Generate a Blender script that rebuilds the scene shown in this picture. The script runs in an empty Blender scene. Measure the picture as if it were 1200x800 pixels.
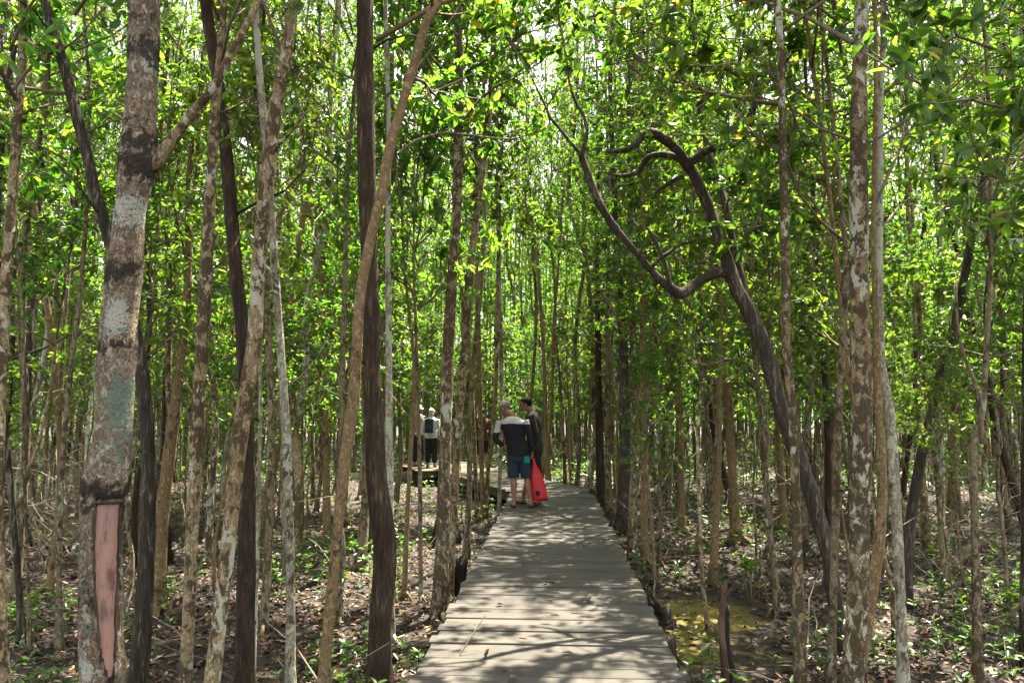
import bpy, math, random
import numpy as np
from mathutils import Vector, Matrix, noise

C = bpy.context.scene.collection
SC = bpy.context.scene
R = math.radians
rnd = random.Random(7)
F = 870.0                      # focal length in pixels of a 1200 px wide frame
CAM = Vector((0, 0, 1.53))     # deck top is z = 0
PITCH, YAW = R(5.39), R(3.16)
CR = (Matrix.Rotation(YAW, 3, 'Z') @ Matrix.Rotation(R(90) + PITCH, 3, 'X'))


def at(px, py, d):
    """world point seen at (px, py) in the plane y = d"""
    v = CR @ Vector(((px - 600) / F, -(py - 400) / F, -1))
    return CAM + v * (d / v.y)


def gz(x, y):
    return (-0.42 + 0.07 * noise.noise((x * .45, y * .45, 3.1)) + 0.035 * noise.noise((x * 1.7, y * 1.7, 9.2))
            + 0.012 * noise.noise((x * 6, y * 6, 1.7)))


# ------------------------------------------------------------------ mesh building
class MB:
    def __init__(s):
        s.v, s.f, s.n = [], [], 0

    def add(s, V, Fs, m=0):
        V = np.asarray(V, dtype=np.float32).reshape(-1, 3)
        for Fa in Fs:
            if len(Fa):
                s.f.append((np.asarray(Fa, dtype=np.int32) + s.n, m))
        s.v.append(V)
        s.n += len(V)

    def tube(s, pts, rad, sides=8, m=0, caps=True, ax=None, wob=None):
        P = np.asarray(pts, dtype=float)
        n = len(P)
        r = np.asarray(rad, dtype=float)
        if r.ndim == 1:
            r = np.stack([r, r], 1)
        T = np.gradient(P, axis=0)
        T /= np.linalg.norm(T, axis=1)[:, None] + 1e-9
        a = np.array(ax if ax is not None else ((1, 0, 0) if abs(T[0][0]) < .8 else (0, 1, 0)), dtype=float)
        A = np.zeros_like(P)
        for i in range(n):
            if ax is not None:
                a = np.array(ax, dtype=float)
            a = a - T[i] * np.dot(a, T[i])
            a /= np.linalg.norm(a) + 1e-9
            A[i] = a
        B = np.cross(T, A)
        th = np.linspace(0, 2 * math.pi, sides, endpoint=False)
        c, sn = np.cos(th), np.sin(th)
        w = np.ones((n, sides)) if wob is None else wob
        V = (P[:, None, :] + A[:, None, :] * (c[None, :, None] * (r[:, 0:1] * w)[:, :, None])
             + B[:, None, :] * (sn[None, :, None] * (r[:, 1:2] * w)[:, :, None])).reshape(-1, 3)
        i = np.arange(n - 1)[:, None] * sides
        j = np.arange(sides)[None, :]
        k = (np.arange(sides)[None, :] + 1) % sides
        Q = np.stack([i + j, i + k, i + sides + k, i + sides + j], -1).reshape(-1, 4)
        if caps:
            V = np.vstack([V, P[0], P[-1]])
            b, t = n * sides, n * sides + 1
            j, k = j[0], k[0]
            T1 = np.stack([np.full(sides, b), k, j], -1)
            o = (n - 1) * sides
            T2 = np.stack([np.full(sides, t), o + j, o + k], -1)
            s.add(V, [Q, T1, T2], m)
        else:
            s.add(V, [Q], m)

    def ball(s, c, r, m=0, rot=None, seg=16, rings=10):
        r = np.array(r if hasattr(r, '__len__') else (r, r, r), dtype=float)
        V = [(0, 0, -1)]
        for i in range(1, rings):
            p = -math.pi / 2 + math.pi * i / rings
            for j in range(seg):
                t = 2 * math.pi * j / seg
                V.append((math.cos(p) * math.cos(t), math.cos(p) * math.sin(t), math.sin(p)))
        V.append((0, 0, 1))
        V = np.array(V) * r
        if rot is not None:
            V = V @ np.array(rot).T
        V = V + np.array(c)
        Q, T1 = [], []
        for j in range(seg):
            k = (j + 1) % seg
            T1.append((0, 1 + k, 1 + j))
            o = 1 + (rings - 2) * seg
            T1.append((len(V) - 1, o + j, o + k))
            for i in range(rings - 2):
                a = 1 + i * seg
                Q.append((a + j, a + k, a + seg + k, a + seg + j))
        s.add(V, [Q, T1], m)

    def box(s, c, h, m=0, rot=None, jit=0, rg=None):
        V = np.array([(x, y, z) for z in (-1, 1) for y in (-1, 1) for x in (-1, 1)], dtype=float) * np.array(h)
        if jit:
            V += np.array([[rg.uniform(-jit, jit) for _ in range(3)] for _ in range(8)])
        if rot is not None:
            V = V @ np.array(rot).T
        s.add(V + np.array(c), [[(0, 2, 3, 1), (4, 5, 7, 6), (0, 1, 5, 4), (2, 6, 7, 3), (0, 4, 6, 2), (1, 3, 7, 5)]], m)

    def leaves(s, P, D, N, L, W, m=0, fold=.18, droop=.12):
        """n elliptical leaves, folded along the midrib; all arguments arrays"""
        D = D / (np.linalg.norm(D, axis=1)[:, None] + 1e-9)
        S = np.cross(D, N)
        S /= np.linalg.norm(S, axis=1)[:, None] + 1e-9
        N = np.cross(S, D)
        L, W = L[:, None], W[:, None]
        tip = P + D * L - N * L * droop
        q1, q2 = P + D * L * .30, P + D * L * .72 - N * L * droop * .45
        up = N * W * fold
        V = np.stack([P, q1 - S * W * .46 + up, q2 - S * W * .40 + up, tip, q2 + S * W * .40 + up, q1 + S * W * .46 + up], 1)
        n = len(P)
        o = np.arange(n)[:, None] * 6
        Q = np.concatenate([o + np.array([[0, 3, 2, 1]]), o + np.array([[0, 5, 4, 3]])], 0)
        s.add(V.reshape(-1, 3), [Q], m)

    def mesh(s, name, mats, smooth=True):
        V = np.concatenate(s.v) if s.v else np.zeros((0, 3), np.float32)
        lt = np.concatenate([np.full(len(f), f.shape[1], np.int32) for f, _ in s.f])
        mi = np.concatenate([np.full(len(f), m, np.int32) for f, m in s.f])
        lv = np.concatenate([f.ravel() for f, _ in s.f])
        me = bpy.data.meshes.new(name)
        me.vertices.add(len(V))
        me.vertices.foreach_set('co', V.astype(np.float32).ravel())
        me.loops.add(len(lv))
        me.loops.foreach_set('vertex_index', lv.astype(np.int32))
        me.polygons.add(len(lt))
        ls = np.concatenate([[0], np.cumsum(lt)[:-1]]).astype(np.int32)
        me.polygons.foreach_set('loop_start', ls)
        me.polygons.foreach_set('loop_total', lt)
        me.polygons.foreach_set('material_index', mi)
        me.polygons.foreach_set('use_smooth', np.full(len(lt), smooth, dtype=bool))
        for m in (mats if isinstance(mats, (list, tuple)) else [mats]):
            me.materials.append(m)
        me.update(calc_edges=True)
        me.validate()
        return me


def link(name, data, parent=None, loc=(0, 0, 0)):
    o = bpy.data.objects.new(name, data)
    C.objects.link(o)
    o.location = loc
    if parent is not None:
        o.parent = parent
    return o


def tag(o, label=None, cat=None, group=None, kind=None):
    if label: o['label'] = label
    if cat: o['category'] = cat
    if group: o['group'] = group
    if kind: o['kind'] = kind
    return o


def spline(ctrl, n):
    """Catmull-Rom through rows of ctrl, n samples"""
    c = np.asarray(ctrl, dtype=float)
    if len(c) == 2:
        t = np.linspace(0, 1, n)[:, None]
        return c[0] * (1 - t) + c[1] * t
    c = np.vstack([2 * c[0] - c[1], c, 2 * c[-1] - c[-2]])
    seg = np.linalg.norm(np.diff(c[1:-1, :3], axis=0), axis=1)
    cum = np.concatenate([[0], np.cumsum(seg)])
    out = []
    for u in np.linspace(0, cum[-1], n):
        i = min(int(np.searchsorted(cum, u, 'right')) - 1, len(seg) - 1)
        t = (u - cum[i]) / (seg[i] + 1e-9)
        p0, p1, p2, p3 = c[i:i + 4]
        out.append(.5 * (2 * p1 + (p2 - p0) * t + (2 * p0 - 5 * p1 + 4 * p2 - p3) * t * t + (3 * p1 - p0 - 3 * p2 + p3) * t ** 3))
    return np.array(out)


# ------------------------------------------------------------------ materials
class NT:
    def __init__(s, name):
        s.m = bpy.data.materials.new(name)
        s.m.use_nodes = True
        s.t = s.m.node_tree
        s.t.nodes.clear()
        s.out = s.t.nodes.new('ShaderNodeOutputMaterial')

    def n(s, typ, **kw):
        nd = s.t.nodes.new('ShaderNode' + typ)
        for k, v in kw.items():
            if k.startswith('i_'):
                key = k[2:].replace('_', ' ')
                s.put(nd, key, v)
            elif k.startswith('p') and k[1:].isdigit():
                s.put(nd, int(k[1:]), v)
            else:
                setattr(nd, k, v)
        return nd

    def put(s, nd, key, v):
        sock = nd.inputs[key]
        if isinstance(v, bpy.types.NodeSocket):
            s.t.links.new(v, sock)
        elif isinstance(v, bpy.types.Node):
            s.t.links.new(v.outputs[0], sock)
        else:
            if isinstance(v, (tuple, list)) and len(v) == 3 and sock.type == 'RGBA':
                v = (*v, 1)
            sock.default_value = v

    def ramp(s, fac, stops, interp='LINEAR'):
        nd = s.n('ValToRGB')
        s.put(nd, 0, fac)
        cr = nd.color_ramp
        cr.interpolation = interp
        while len(cr.elements) < len(stops):
            cr.elements.new(.5)
        for e, (p, c) in zip(cr.elements, stops):
            e.position = p
            e.color = (*c, 1) if hasattr(c, '__len__') else (c, c, c, 1)
        return nd.outputs[0]

    def mix(s, fac, a, b, typ='MIX'):
        nd = s.n('MixRGB', blend_type=typ)
        s.put(nd, 0, fac); s.put(nd, 1, a); s.put(nd, 2, b)
        return nd.outputs[0]

    def math(s, op, a, b=0.0, c=None):
        nd = s.n('Math', operation=op)
        s.put(nd, 0, a); s.put(nd, 1, b)
        if c is not None: s.put(nd, 2, c)
        return nd.outputs[0]

    def noise(s, vec, scale, detail=4, rough=.6, dist=0.0):
        nd = s.n('TexNoise')
        s.put(nd, 'Vector', vec); s.put(nd, 'Scale', scale); s.put(nd, 'Detail', detail)
        s.put(nd, 'Roughness', rough); s.put(nd, 'Distortion', dist)
        return nd.outputs[0]

    def vor(s, vec, scale, feature='F1'):
        nd = s.n('TexVoronoi', feature=feature)
        s.put(nd, 'Vector', vec); s.put(nd, 'Scale', scale)
        return nd

    def coords(s, scale=(1, 1, 1), shift=True):
        tc = s.n('TexCoord').outputs['Object']
        mp = s.n('Mapping')
        s.put(mp, 'Vector', tc)
        s.put(mp, 'Scale', scale)
        if shift:
            oi = s.n('ObjectInfo').outputs['Random']
            cb = s.n('CombineXYZ')
            for k, f in enumerate((37.0, 91.0, 53.0)):
                s.put(cb, k, s.math('MULTIPLY', oi, f))
            s.put(mp, 'Location', cb)
        return mp.outputs[0]

    def bump(s, h, strength=.5, dist=.01):
        nd = s.n('Bump')
        s.put(nd, 'Strength', strength); s.put(nd, 'Distance', dist); s.put(nd, 'Height', h)
        return nd.outputs[0]

    def bsdf(s, col, rough=.8, spec=.3, nrm=None):
        b = s.n('BsdfPrincipled')
        s.put(b, 'Base Color', col); s.put(b, 'Roughness', rough)
        s.put(b, 'Specular IOR Level', spec)
        if nrm is not None: s.put(b, 'Normal', nrm)
        return b

    def done(s, sh):
        s.put(s.out, 0, sh)
        return s.m


def mat_plain(name, col, rough=.8, spec=.3, var=.12, scale=30):
    t = NT(name)
    nz = t.noise(t.coords(), scale, 3)
    c = t.mix(nz, tuple(x * (1 - var * 2) for x in col), tuple(min(1, x * (1 + var * 2)) for x in col))
    return t.done(t.bsdf(c, rough, spec, t.bump(nz, .15, .004)))


def mat_leaf(name, stops, transl=2.8, tint=(1.10, 1.18, .45), fac=.55, rough=.4):
    t = NT(name)
    isl = t.n('NewGeometry').outputs['Random Per Island']
    ob = t.n('ObjectInfo').outputs['Random']
    col = t.ramp(isl, stops)
    hs = t.n('HueSaturation')
    t.put(hs, 'Color', col)
    t.put(hs, 'Hue', t.math('MULTIPLY_ADD', ob, .035, .482))
    t.put(hs, 'Value', t.math('MULTIPLY_ADD', ob, .45, .78))
    col = hs.outputs[0]
    b = t.bsdf(col, rough, .5)
    tr = t.n('BsdfTranslucent')
    t.put(tr, 0, t.mix(1.0, col, tuple(transl * x for x in tint), 'MULTIPLY'))
    mx = t.n('MixShader')
    t.put(mx, 0, fac); t.put(mx, 1, b); t.put(mx, 2, tr)
    return t.done(mx)


def mat_bark_mottled(name, base=(.39, .31, .18), base2=(.26, .195, .10), dark=(.040, .029, .016), light=(.46, .45, .35),
                     dark_amt=.512, light_amt=.60, stretch=.6):
    t = NT(name)
    v = t.coords((1, 1, stretch))
    fine = t.noise(v, 110, 6, .72)
    mid = t.noise(v, 42, 4, .6, .4)
    n1 = t.noise(v, 22, 4, .55, .7)
    broad = t.noise(v, 2.6, 3, .5)
    col = t.mix(t.ramp(t.noise(v, 4, 3), [(.35, 0), (.65, 1)]), base, base2)
    col = t.mix(t.ramp(fine, [(.40, .8), (.60, 0)]), col, (.085, .065, .043))
    col = t.mix(t.ramp(mid, [(.55, 0), (.60, .7)]), col, tuple(1.3 * x for x in base))
    dm = t.ramp(t.math('MULTIPLY_ADD', broad, .35, t.math('MULTIPLY_ADD', mid, .3, t.math('MULTIPLY_ADD', fine, .16, t.math('MULTIPLY', n1, .64)))), [(dark_amt + .205, 0), (dark_amt + .235, .92)])
    col = t.mix(dm, col, t.mix(fine, tuple(.5 * x for x in dark), tuple(2.6 * x for x in dark)))
    v2 = t.n('VectorMath', operation='ADD')
    t.put(v2, 0, v); t.put(v2, 1, (13.7, 4.1, 7.9))
    n2 = t.noise(v2, 15, 4, .55, .7)
    b2 = t.noise(v2, 2.2, 3, .5)
    lm = t.ramp(t.math('MULTIPLY_ADD', b2, .45, t.math('MULTIPLY_ADD', mid, .3, t.math('MULTIPLY_ADD', fine, .14, t.math('MULTIPLY', n2, .61)))), [(light_amt + .235, 0), (light_amt + .255, 1)])
    col = t.mix(t.math('MULTIPLY', lm, .9), col, t.mix(fine, tuple(1.2 * x for x in light), tuple(.6 * x for x in light)))
    h = t.math('ADD', t.math('MULTIPLY', fine, .7), t.math('ADD', t.math('MULTIPLY', n1, .8), t.math('MULTIPLY', mid, .6)))
    return t.done(t.bsdf(col, .92, .12, t.bump(h, 1.0, .02)))


def mat_bark_dark(name, a=(.056, .037, .023), b=(.013, .009, .006), crack=(.17, .13, .085), amt=.60, sc=44):
    t = NT(name)
    v = t.coords((1, 1, .16))
    n0 = t.noise(v, sc, 6, .7, .6)
    n1 = t.math('MULTIPLY_ADD', t.noise(t.coords((1, 1, .5)), 5, 4, .6), .4, t.math('MULTIPLY_ADD', n0, .9, -.15))
    n2 = t.noise(t.coords((1, 1, .3)), 70, 4, .6)
    col = t.ramp(n1, [(.32, b), (.55, a), (amt, tuple(1.7 * x for x in a)), (min(.99, amt + .08), crack)])
    col = t.mix(t.math('MULTIPLY', n2, .5), col, b)
    h = t.math('ADD', n1, t.math('MULTIPLY', n2, .3))
    return t.done(t.bsdf(col, .85, .2, t.bump(h, 1.0, .03)))


def mat_great_trunk():
    """big mottled trunk: authored collars, lichen and white patches come as vertex attributes"""
    t = NT('great_trunk_bark')
    v = t.coords((1, 1, .75), False)
    at_ = lambda k: t.n('Attribute', attribute_name=k).outputs['Fac']
    fine = t.noise(v, 85, 6, .7)
    mid = t.noise(v, 22, 5, .65, .6)
    big = t.noise(v, 8, 4, .6, .5)
    col = t.mix(t.noise(v, 6, 3), (.37, .305, .21), (.25, .195, .125))
    col = t.mix(t.math('MULTIPLY', t.ramp(mid, [(.40, 0), (.62, 1)]), .75), col, (.19, .14, .10))
    fl = t.noise(v, 45, 4, .6, .8)
    col = t.mix(t.ramp(t.math('MULTIPLY_ADD', big, .5, fl), [(.735, 0), (.76, .9)]), col, t.mix(fine, (.07, .048, .032), (.24, .17, .115)))
    fl2 = t.noise(v, 27, 5, .6, .6)
    col = t.mix(t.ramp(t.math('MULTIPLY_ADD', fine, .3, fl2), [(.72, 0), (.745, .8)]), col, (.50, .47, .38))
    wm = t.math('MULTIPLY_ADD', fine, .5, t.math('MULTIPLY_ADD', mid, .6, t.math('MULTIPLY_ADD', big, .4, t.math('MULTIPLY', at_('white'), .36))))
    col = t.mix(t.ramp(t.math('MULTIPLY', wm, .5), [(.458, 0), (.475, 1)]), col, t.mix(fine, (.60, .60, .51), (.36, .36, .29)))
    tm = t.math('MULTIPLY_ADD', mid, .7, t.math('MULTIPLY_ADD', big, .4, t.math('MULTIPLY', at_('teal'), .22)))
    col = t.mix(t.ramp(tm, [(.62, 0), (.66, .85)]), col, t.mix(fine, (.10, .15, .115), (.24, .30, .23)))
    dk = t.math('MULTIPLY_ADD', big, .55, t.math('MULTIPLY_ADD', mid, .85, t.math('MULTIPLY_ADD', fine, .5, t.math('MULTIPLY', at_('collar'), .36))))
    col = t.mix(t.ramp(t.math('MULTIPLY', dk, .5), [(.565, 0), (.60, .95)]), col, t.mix(fine, (.012, .010, .008), (.075, .06, .046)))
    spots = t.vor(v, 38).outputs['Distance']
    col = t.mix(t.ramp(spots, [(.10, .75), (.2, 0)]), col, (.07, .04, .03))
    h = t.math('ADD', t.math('MULTIPLY', fine, .5), t.math('ADD', mid, t.math('MULTIPLY', fl, .8)))
    return t.done(t.bsdf(col, .9, .15, t.bump(h, 1.0, .06)))


M = {}
G = [(0, (.022, .052, .010)), (.35, (.038, .082, .013)), (.7, (.058, .112, .017)), (.93, (.092, .145, .022)), (.98, (.17, .17, .03)), (1, (.24, .17, .03))]
M['leaf'] = mat_leaf('leaf_green', G)
M['leaf_young'] = mat_leaf('leaf_fresh_green', [(0, (.045, .085, .016)), (.5, (.07, .115, .02)), (1, (.11, .15, .03))], fac=.5)
M['leaf_low'] = mat_leaf('leaf_low_green', [(0, (.022, .052, .016)), (.6, (.038, .082, .02)), (1, (.08, .125, .024))], fac=.4, rough=.32)
M['twig'] = mat_plain('twig_bark', (.13, .105, .075), .9, .15, .3, 25)
M['deadtwig'] = mat_plain('dead_twig', (.16, .13, .095), .9, .15, .25, 15)
M['pale'] = mat_bark_mottled('bark_pale_mottled')
M['blotch'] = mat_bark_mottled('bark_dark_blotched', base=(.33, .265, .165), dark=(.040, .031, .018), light=(.46, .46, .36), dark_amt=.475, light_amt=.58)
M['white'] = mat_bark_mottled('bark_white_lichen', base=(.36, .335, .25), base2=(.27, .25, .18), light=(.45, .46, .35), dark_amt=.575, light_amt=.52)
M['tan'] = mat_bark_mottled('bark_tan', base=(.28, .20, .10), base2=(.20, .135, .065), light=(.34, .30, .2), dark_amt=.60, light_amt=.68)
M['olive'] = mat_bark_mottled('bark_olive_grey', base=(.26, .22, .14), base2=(.19, .155, .095), light=(.36, .37, .29), dark_amt=.53, light_amt=.62)
M['dark'] = mat_bark_dark('bark_dark_red')
M['fissure'] = mat_bark_dark('bark_black_fissured', (.055, .045, .032), (.014, .011, .008), (.24, .21, .155), .55, 38)
M['grey'] = mat_bark_dark('bark_grey_gnarled', (.075, .060, .046), (.02, .016, .013), (.25, .21, .155), .58, 40)
M['great'] = mat_great_trunk()


def mat_ground():
    t = NT('forest_mud')
    v = t.coords((1, 1, 1), False)
    fine = t.noise(v, 26, 8, .72)
    mid = t.noise(v, 3.2, 5, .6)
    col = t.ramp(fine, [(.3, (.008, .005, .003)), (.5, (.024, .015, .009)), (.68, (.050, .032, .021))])
    col = t.mix(t.ramp(mid, [(.42, 0), (.62, .7)]), col, (.035, .025, .02))
    at_ = t.n('Attribute', attribute_name='algae').outputs['Fac']
    al = t.ramp(t.math('MULTIPLY_ADD', t.noise(v, 5, 5, .65), .6, at_), [(.60, 0), (.74, 1)])
    col = t.mix(al, col, t.mix(fine, (.075, .062, .008), (.20, .16, .02)))
    rg = t.ramp(mid, [(.4, .92), (.62, .45)])
    return t.done(t.bsdf(col, rg, .35, t.bump(t.math('ADD', fine, mid), .8, .05)))


def mat_litter():
    t = NT('fallen_leaf_brown')
    isl = t.n('NewGeometry').outputs['Random Per Island']
    col = t.ramp(isl, [(0, (.016, .009, .005)), (.3, (.034, .017, .009)), (.55, (.062, .029, .016)), (.78, (.125, .066, .042)),
                       (.9, (.20, .085, .026)), (.96, (.22, .15, .035)), (1, (.10, .14, .03))])
    b = t.bsdf(col, .55, .4)
    return t.done(b)


def mat_deck():
    t = NT('weathered_planks')
    v = t.coords((1, 1, 1), False)
    isl = t.n('NewGeometry').outputs['Random Per Island']
    sh = t.n('CombineXYZ')
    t.put(sh, 0, t.math('MULTIPLY', isl, 71.0)); t.put(sh, 2, t.math('MULTIPLY', isl, 33.0))
    va = t.n('VectorMath', operation='ADD')
    t.put(va, 0, v); t.put(va, 1, sh)
    mp = t.n('Mapping')
    t.put(mp, 'Vector', va); t.put(mp, 'Scale', (.09, 1, 1))
    grain = t.noise(mp.outputs[0], 95, 6, .7, .25)
    blot = t.noise(v, 2.4, 5, .65)
    spk = t.noise(v, 48, 5, .7)
    col = t.mix(isl, (.034, .029, .025), (.064, .055, .047))
    col = t.mix(t.ramp(grain, [(.36, .85), (.56, 0)]), col, (.045, .040, .036))
    col = t.mix(t.ramp(blot, [(.45, 0), (.66, .55)]), col, (.062, .058, .046))
    col = t.mix(t.ramp(spk, [(.60, 0), (.68, .5)]), col, (.03, .027, .022))
    at_ = t.n('Attribute', attribute_name='algae').outputs['Fac']
    al = t.ramp(t.math('MULTIPLY_ADD', t.noise(v, 3.5, 6, .65), .75, at_), [(.62, 0), (.92, .8)])
    col = t.mix(al, col, t.mix(spk, (.085, .073, .022), (.15, .125, .042)))
    return t.done(t.bsdf(col, .72, .3, t.bump(t.math('ADD', grain, t.math('MULTIPLY', spk, .5)), .5, .006)))


M['ground'] = mat_ground()
M['litter'] = mat_litter()
M['deck'] = mat_deck()
M['beam'] = mat_plain('old_timber', (.085, .062, .045), .85, .2, .3, 14)
M['stump'] = mat_bark_dark('stump_wood', (.085, .055, .036), (.025, .017, .012), (.17, .12, .08), .62, 16)
M['mud_root'] = mat_bark_dark('muddy_root', (.032, .025, .02), (.012, .01, .008), (.07, .055, .045), .66, 12)


# ------------------------------------------------------------------ leaves and crowns
def rosettes(mb, P, D, rg, per=9, leaf=.095, m=1, flat=.6):
    P, D = np.array(P, dtype=float), np.array(D, dtype=float)
    D /= np.linalg.norm(D, axis=1)[:, None] + 1e-9
    n = len(P)
    k = rg.integers(max(2, per - 3), per + 3, n)
    idx = np.repeat(np.arange(n), k)
    P, D = P[idx], D[idx]
    m_ = len(P)
    rad = rg.normal(size=(m_, 3))
    rad -= D * np.sum(rad * D, 1)[:, None]
    rad /= np.linalg.norm(rad, axis=1)[:, None] + 1e-9
    dr = D * rg.uniform(.05, .75, (m_, 1)) + rad
    N = D * .8 + np.array([0, 0, flat]) + rg.normal(size=(m_, 3)) * .32
    L = leaf * rg.uniform(.6, 1.25, m_)
    P = P - D * rg.uniform(0, leaf * .7, (m_, 1))
    mb.leaves(P, dr, N, L, L * rg.uniform(.40, .52, m_), m, fold=.2, droop=rg.uniform(.02, .28, (m_, 1)))


def gen_crown(seed, H, Rad, nb, ntw, leaf=.095, per=9, wood=.012, start=.05, axis=True, lift=(8, 50)):
    rg = np.random.default_rng(seed)
    mb = MB()
    RP, RD = [], []
    for i in range(nb):
        t = start + (1 - start) * (i + rg.random()) / nb
        az = i * 2.399 + rg.uniform(-.5, .5)
        Lb = Rad * (1 - .55 * t ** 1.5) * rg.uniform(.45, 1.15)
        el = R(rg.uniform(*lift) + 22 * t)
        p = np.array([0, 0, t * H])
        d = np.array([math.cos(az) * math.cos(el), math.sin(az) * math.cos(el), math.sin(el)])
        pts = [p]
        for q in range(5):
            d = d + rg.normal(size=3) * .16 + np.array([0, 0, .07])
            d /= np.linalg.norm(d)
            p = p + d * Lb / 5
            pts.append(p)
        pts = np.array(pts)
        mb.tube(pts, np.linspace(wood * (1 - .5 * t), .004, 6), 5, 0)
        for q in range(ntw):
            s = rg.uniform(.22, 1.0) * 4.999
            k = int(s)
            b = pts[k] * (1 - s + k) + pts[k + 1] * (s - k)
            bd = pts[k + 1] - pts[k]
            bd /= np.linalg.norm(bd)
            td = rg.normal(size=3) * .75 + bd * .7 + np.array([0, 0, .25])
            td /= np.linalg.norm(td)
            Lt = rg.uniform(.15, .5) * min(1, Rad)
            e = b + td * Lt
            mb.tube([b, (b + e) / 2 + rg.normal(size=3) * .02, e], [.005, .004, .002], 3, 0, caps=False)
            RP.append(e); RD.append(td)
            if rg.random() < .7:
                RP.append(b + td * Lt * .55 + rg.normal(size=3) * .03); RD.append(td + rg.normal(size=3) * .5)
    rosettes(mb, RP, RD, rg, per, leaf)
    return mb


CROWN = [gen_crown(100 + i, 5.8 + .35 * (i % 4), 1.75 + .25 * (i % 3), 25, 16, .064, 8).mesh('tree_crown', [M['twig'], M['leaf']]) for i in range(8)]
CROWN_S = [gen_crown(150 + i, 5.8 + .35 * (i % 4), 1.75 + .25 * (i % 3), 17, 15, .064, 8).mesh('tree_crown', [M['twig'], M['leaf']]) for i in range(8)]
CROWN_H = [5.8 + .35 * (i % 4) for i in range(8)]
SAPC = [gen_crown(200 + i, 2.6, .95, 17, 10, .068, 9, .008, 0.0, lift=(15, 60)).mesh('sapling_crown', [M['twig'], M['leaf_young' if i % 3 == 0 else 'leaf']]) for i in range(6)]


def wobble(rg, n, sides, amp, amp2):
    w = 1 + rg.normal(size=(n, sides)) * amp2
    a = rg.normal(size=n) * amp
    a = np.convolve(np.pad(a, 2, mode='edge'), np.ones(5) / 5, 'valid') * 2
    return w + a[:, None]


def trunk_mb(path, rg, sides=12, amp=.06, amp2=.035, flare=1.5, twigs=0, tw_len=.7):
    """path rows: x y z r from the base up (base at the ground)"""
    mb = MB()
    n = len(path)
    h = path[:, 2] - path[0, 2]
    r = path[:, 3] * (1 + (flare - 1) * np.exp(-np.clip(h - .1, 0, 99) / .16))
    mb.tube(path[:, :3], r, sides, 0, True, None, wobble(rg, n, sides, amp, amp2))
    for i in range(twigs):                               # thin bare side shoots
        k = int(rg.integers(n // 6, n * 3 // 4))
        p = path[k, :3].copy()
        az, el = rg.uniform(0, 6.28), R(rg.uniform(15, 65))
        d = np.array([math.cos(az) * math.cos(el), math.sin(az) * math.cos(el), math.sin(el)])
        L = tw_len * rg.uniform(.4, 1.3)
        pts = [p]
        for q in range(4):
            d = d + rg.normal(size=3) * .22
            d /= np.linalg.norm(d)
            p = p + d * L / 4
            pts.append(p)
        r0 = min(.012, path[k, 3] * .4)
        mb.tube(pts, np.linspace(r0, .003, 5), 4, 0)
    # root spurs in the mud
    for i in range(3):
        az = rg.uniform(0, 6.28)
        b = path[0, :3] + np.array([0, 0, .16])
        e = path[0, 3] * 2.6 + .05
        o = np.array([math.cos(az), math.sin(az), 0]) * e
        mb.tube([b, b + o * .6 + np.array([0, 0, -.07]), b + o * 1.3 + np.array([0, 0, -.2])],
                [path[0, 3] * .55, path[0, 3] * .45, path[0, 3] * .2], 6, 0)
    return mb


def rot_to(d):
    return Vector((0, 0, 1)).rotation_difference(Vector(d)).to_euler()


# ------------------------------------------------------------------ the setting
def axis_pts(a, b, near, fine, coarse):
    out, x = [], 0.0
    while x < b:
        out.append(x)
        x += fine if x < near else min(coarse, fine + (x - near) * .08)
    neg, x = [], -fine
    while x > a:
        neg.append(x)
        x -= fine if -x < near else min(coarse, fine + (-x - near) * .08)
    return np.array(neg[::-1] + out)


xs = axis_pts(-320, 320, 9, .09, 25)
ys = axis_pts(-120, 420, 18, .10, 25)
ALG = [(at(800, 728, 6.6), 1.0, .9), (at(822, 700, 7.6), .8, 1.1), (at(770, 735, 6.4), .5, .8), (at(60, 618, 12.0), 1.7, .9), (at(25, 622, 12), 1.2, .8),
       (at(1150, 608, 13), 1.0, .8), (at(880, 720, 7.0), .5, .6), (at(560, 640, 10), .8, .4)]
gv, ga = [], []
for y in ys:
    for x in xs:
        gv.append((x, y, gz(x, y) if (abs(x) < 40 and -20 < y < 80) else -0.42))
        a = 0
        for c, r_, w_ in ALG:
            dx, dy = x - c.x, y - c.y
            a = max(a, w_ * .45 * math.exp(-((dx * dx + dy * dy * .6) / (r_ * r_))))
        ga.append(a)
nx, ny = len(xs), len(ys)
i = np.arange(ny - 1)[:, None] * nx
j = np.arange(nx - 1)[None, :]
mb = MB()
mb.add(gv, [np.stack([i + j, i + j + 1, i + nx + j + 1, i + nx + j], -1).reshape(-1, 4)])
ground = link('ground', mb.mesh('ground', M['ground']))
ground.data.attributes.new('algae', 'FLOAT', 'POINT').data.foreach_set('value', np.array(ga, dtype=np.float32))
tag(ground, 'dark muddy forest floor with yellow algae patches beside the boardwalk', 'ground', None, 'structure')

# boardwalk: straight run, then the bend that carries it away to the left
XL, XR = -.81, .75
rg_ = random.Random(3)
deck = MB()
alg_v = []


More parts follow.
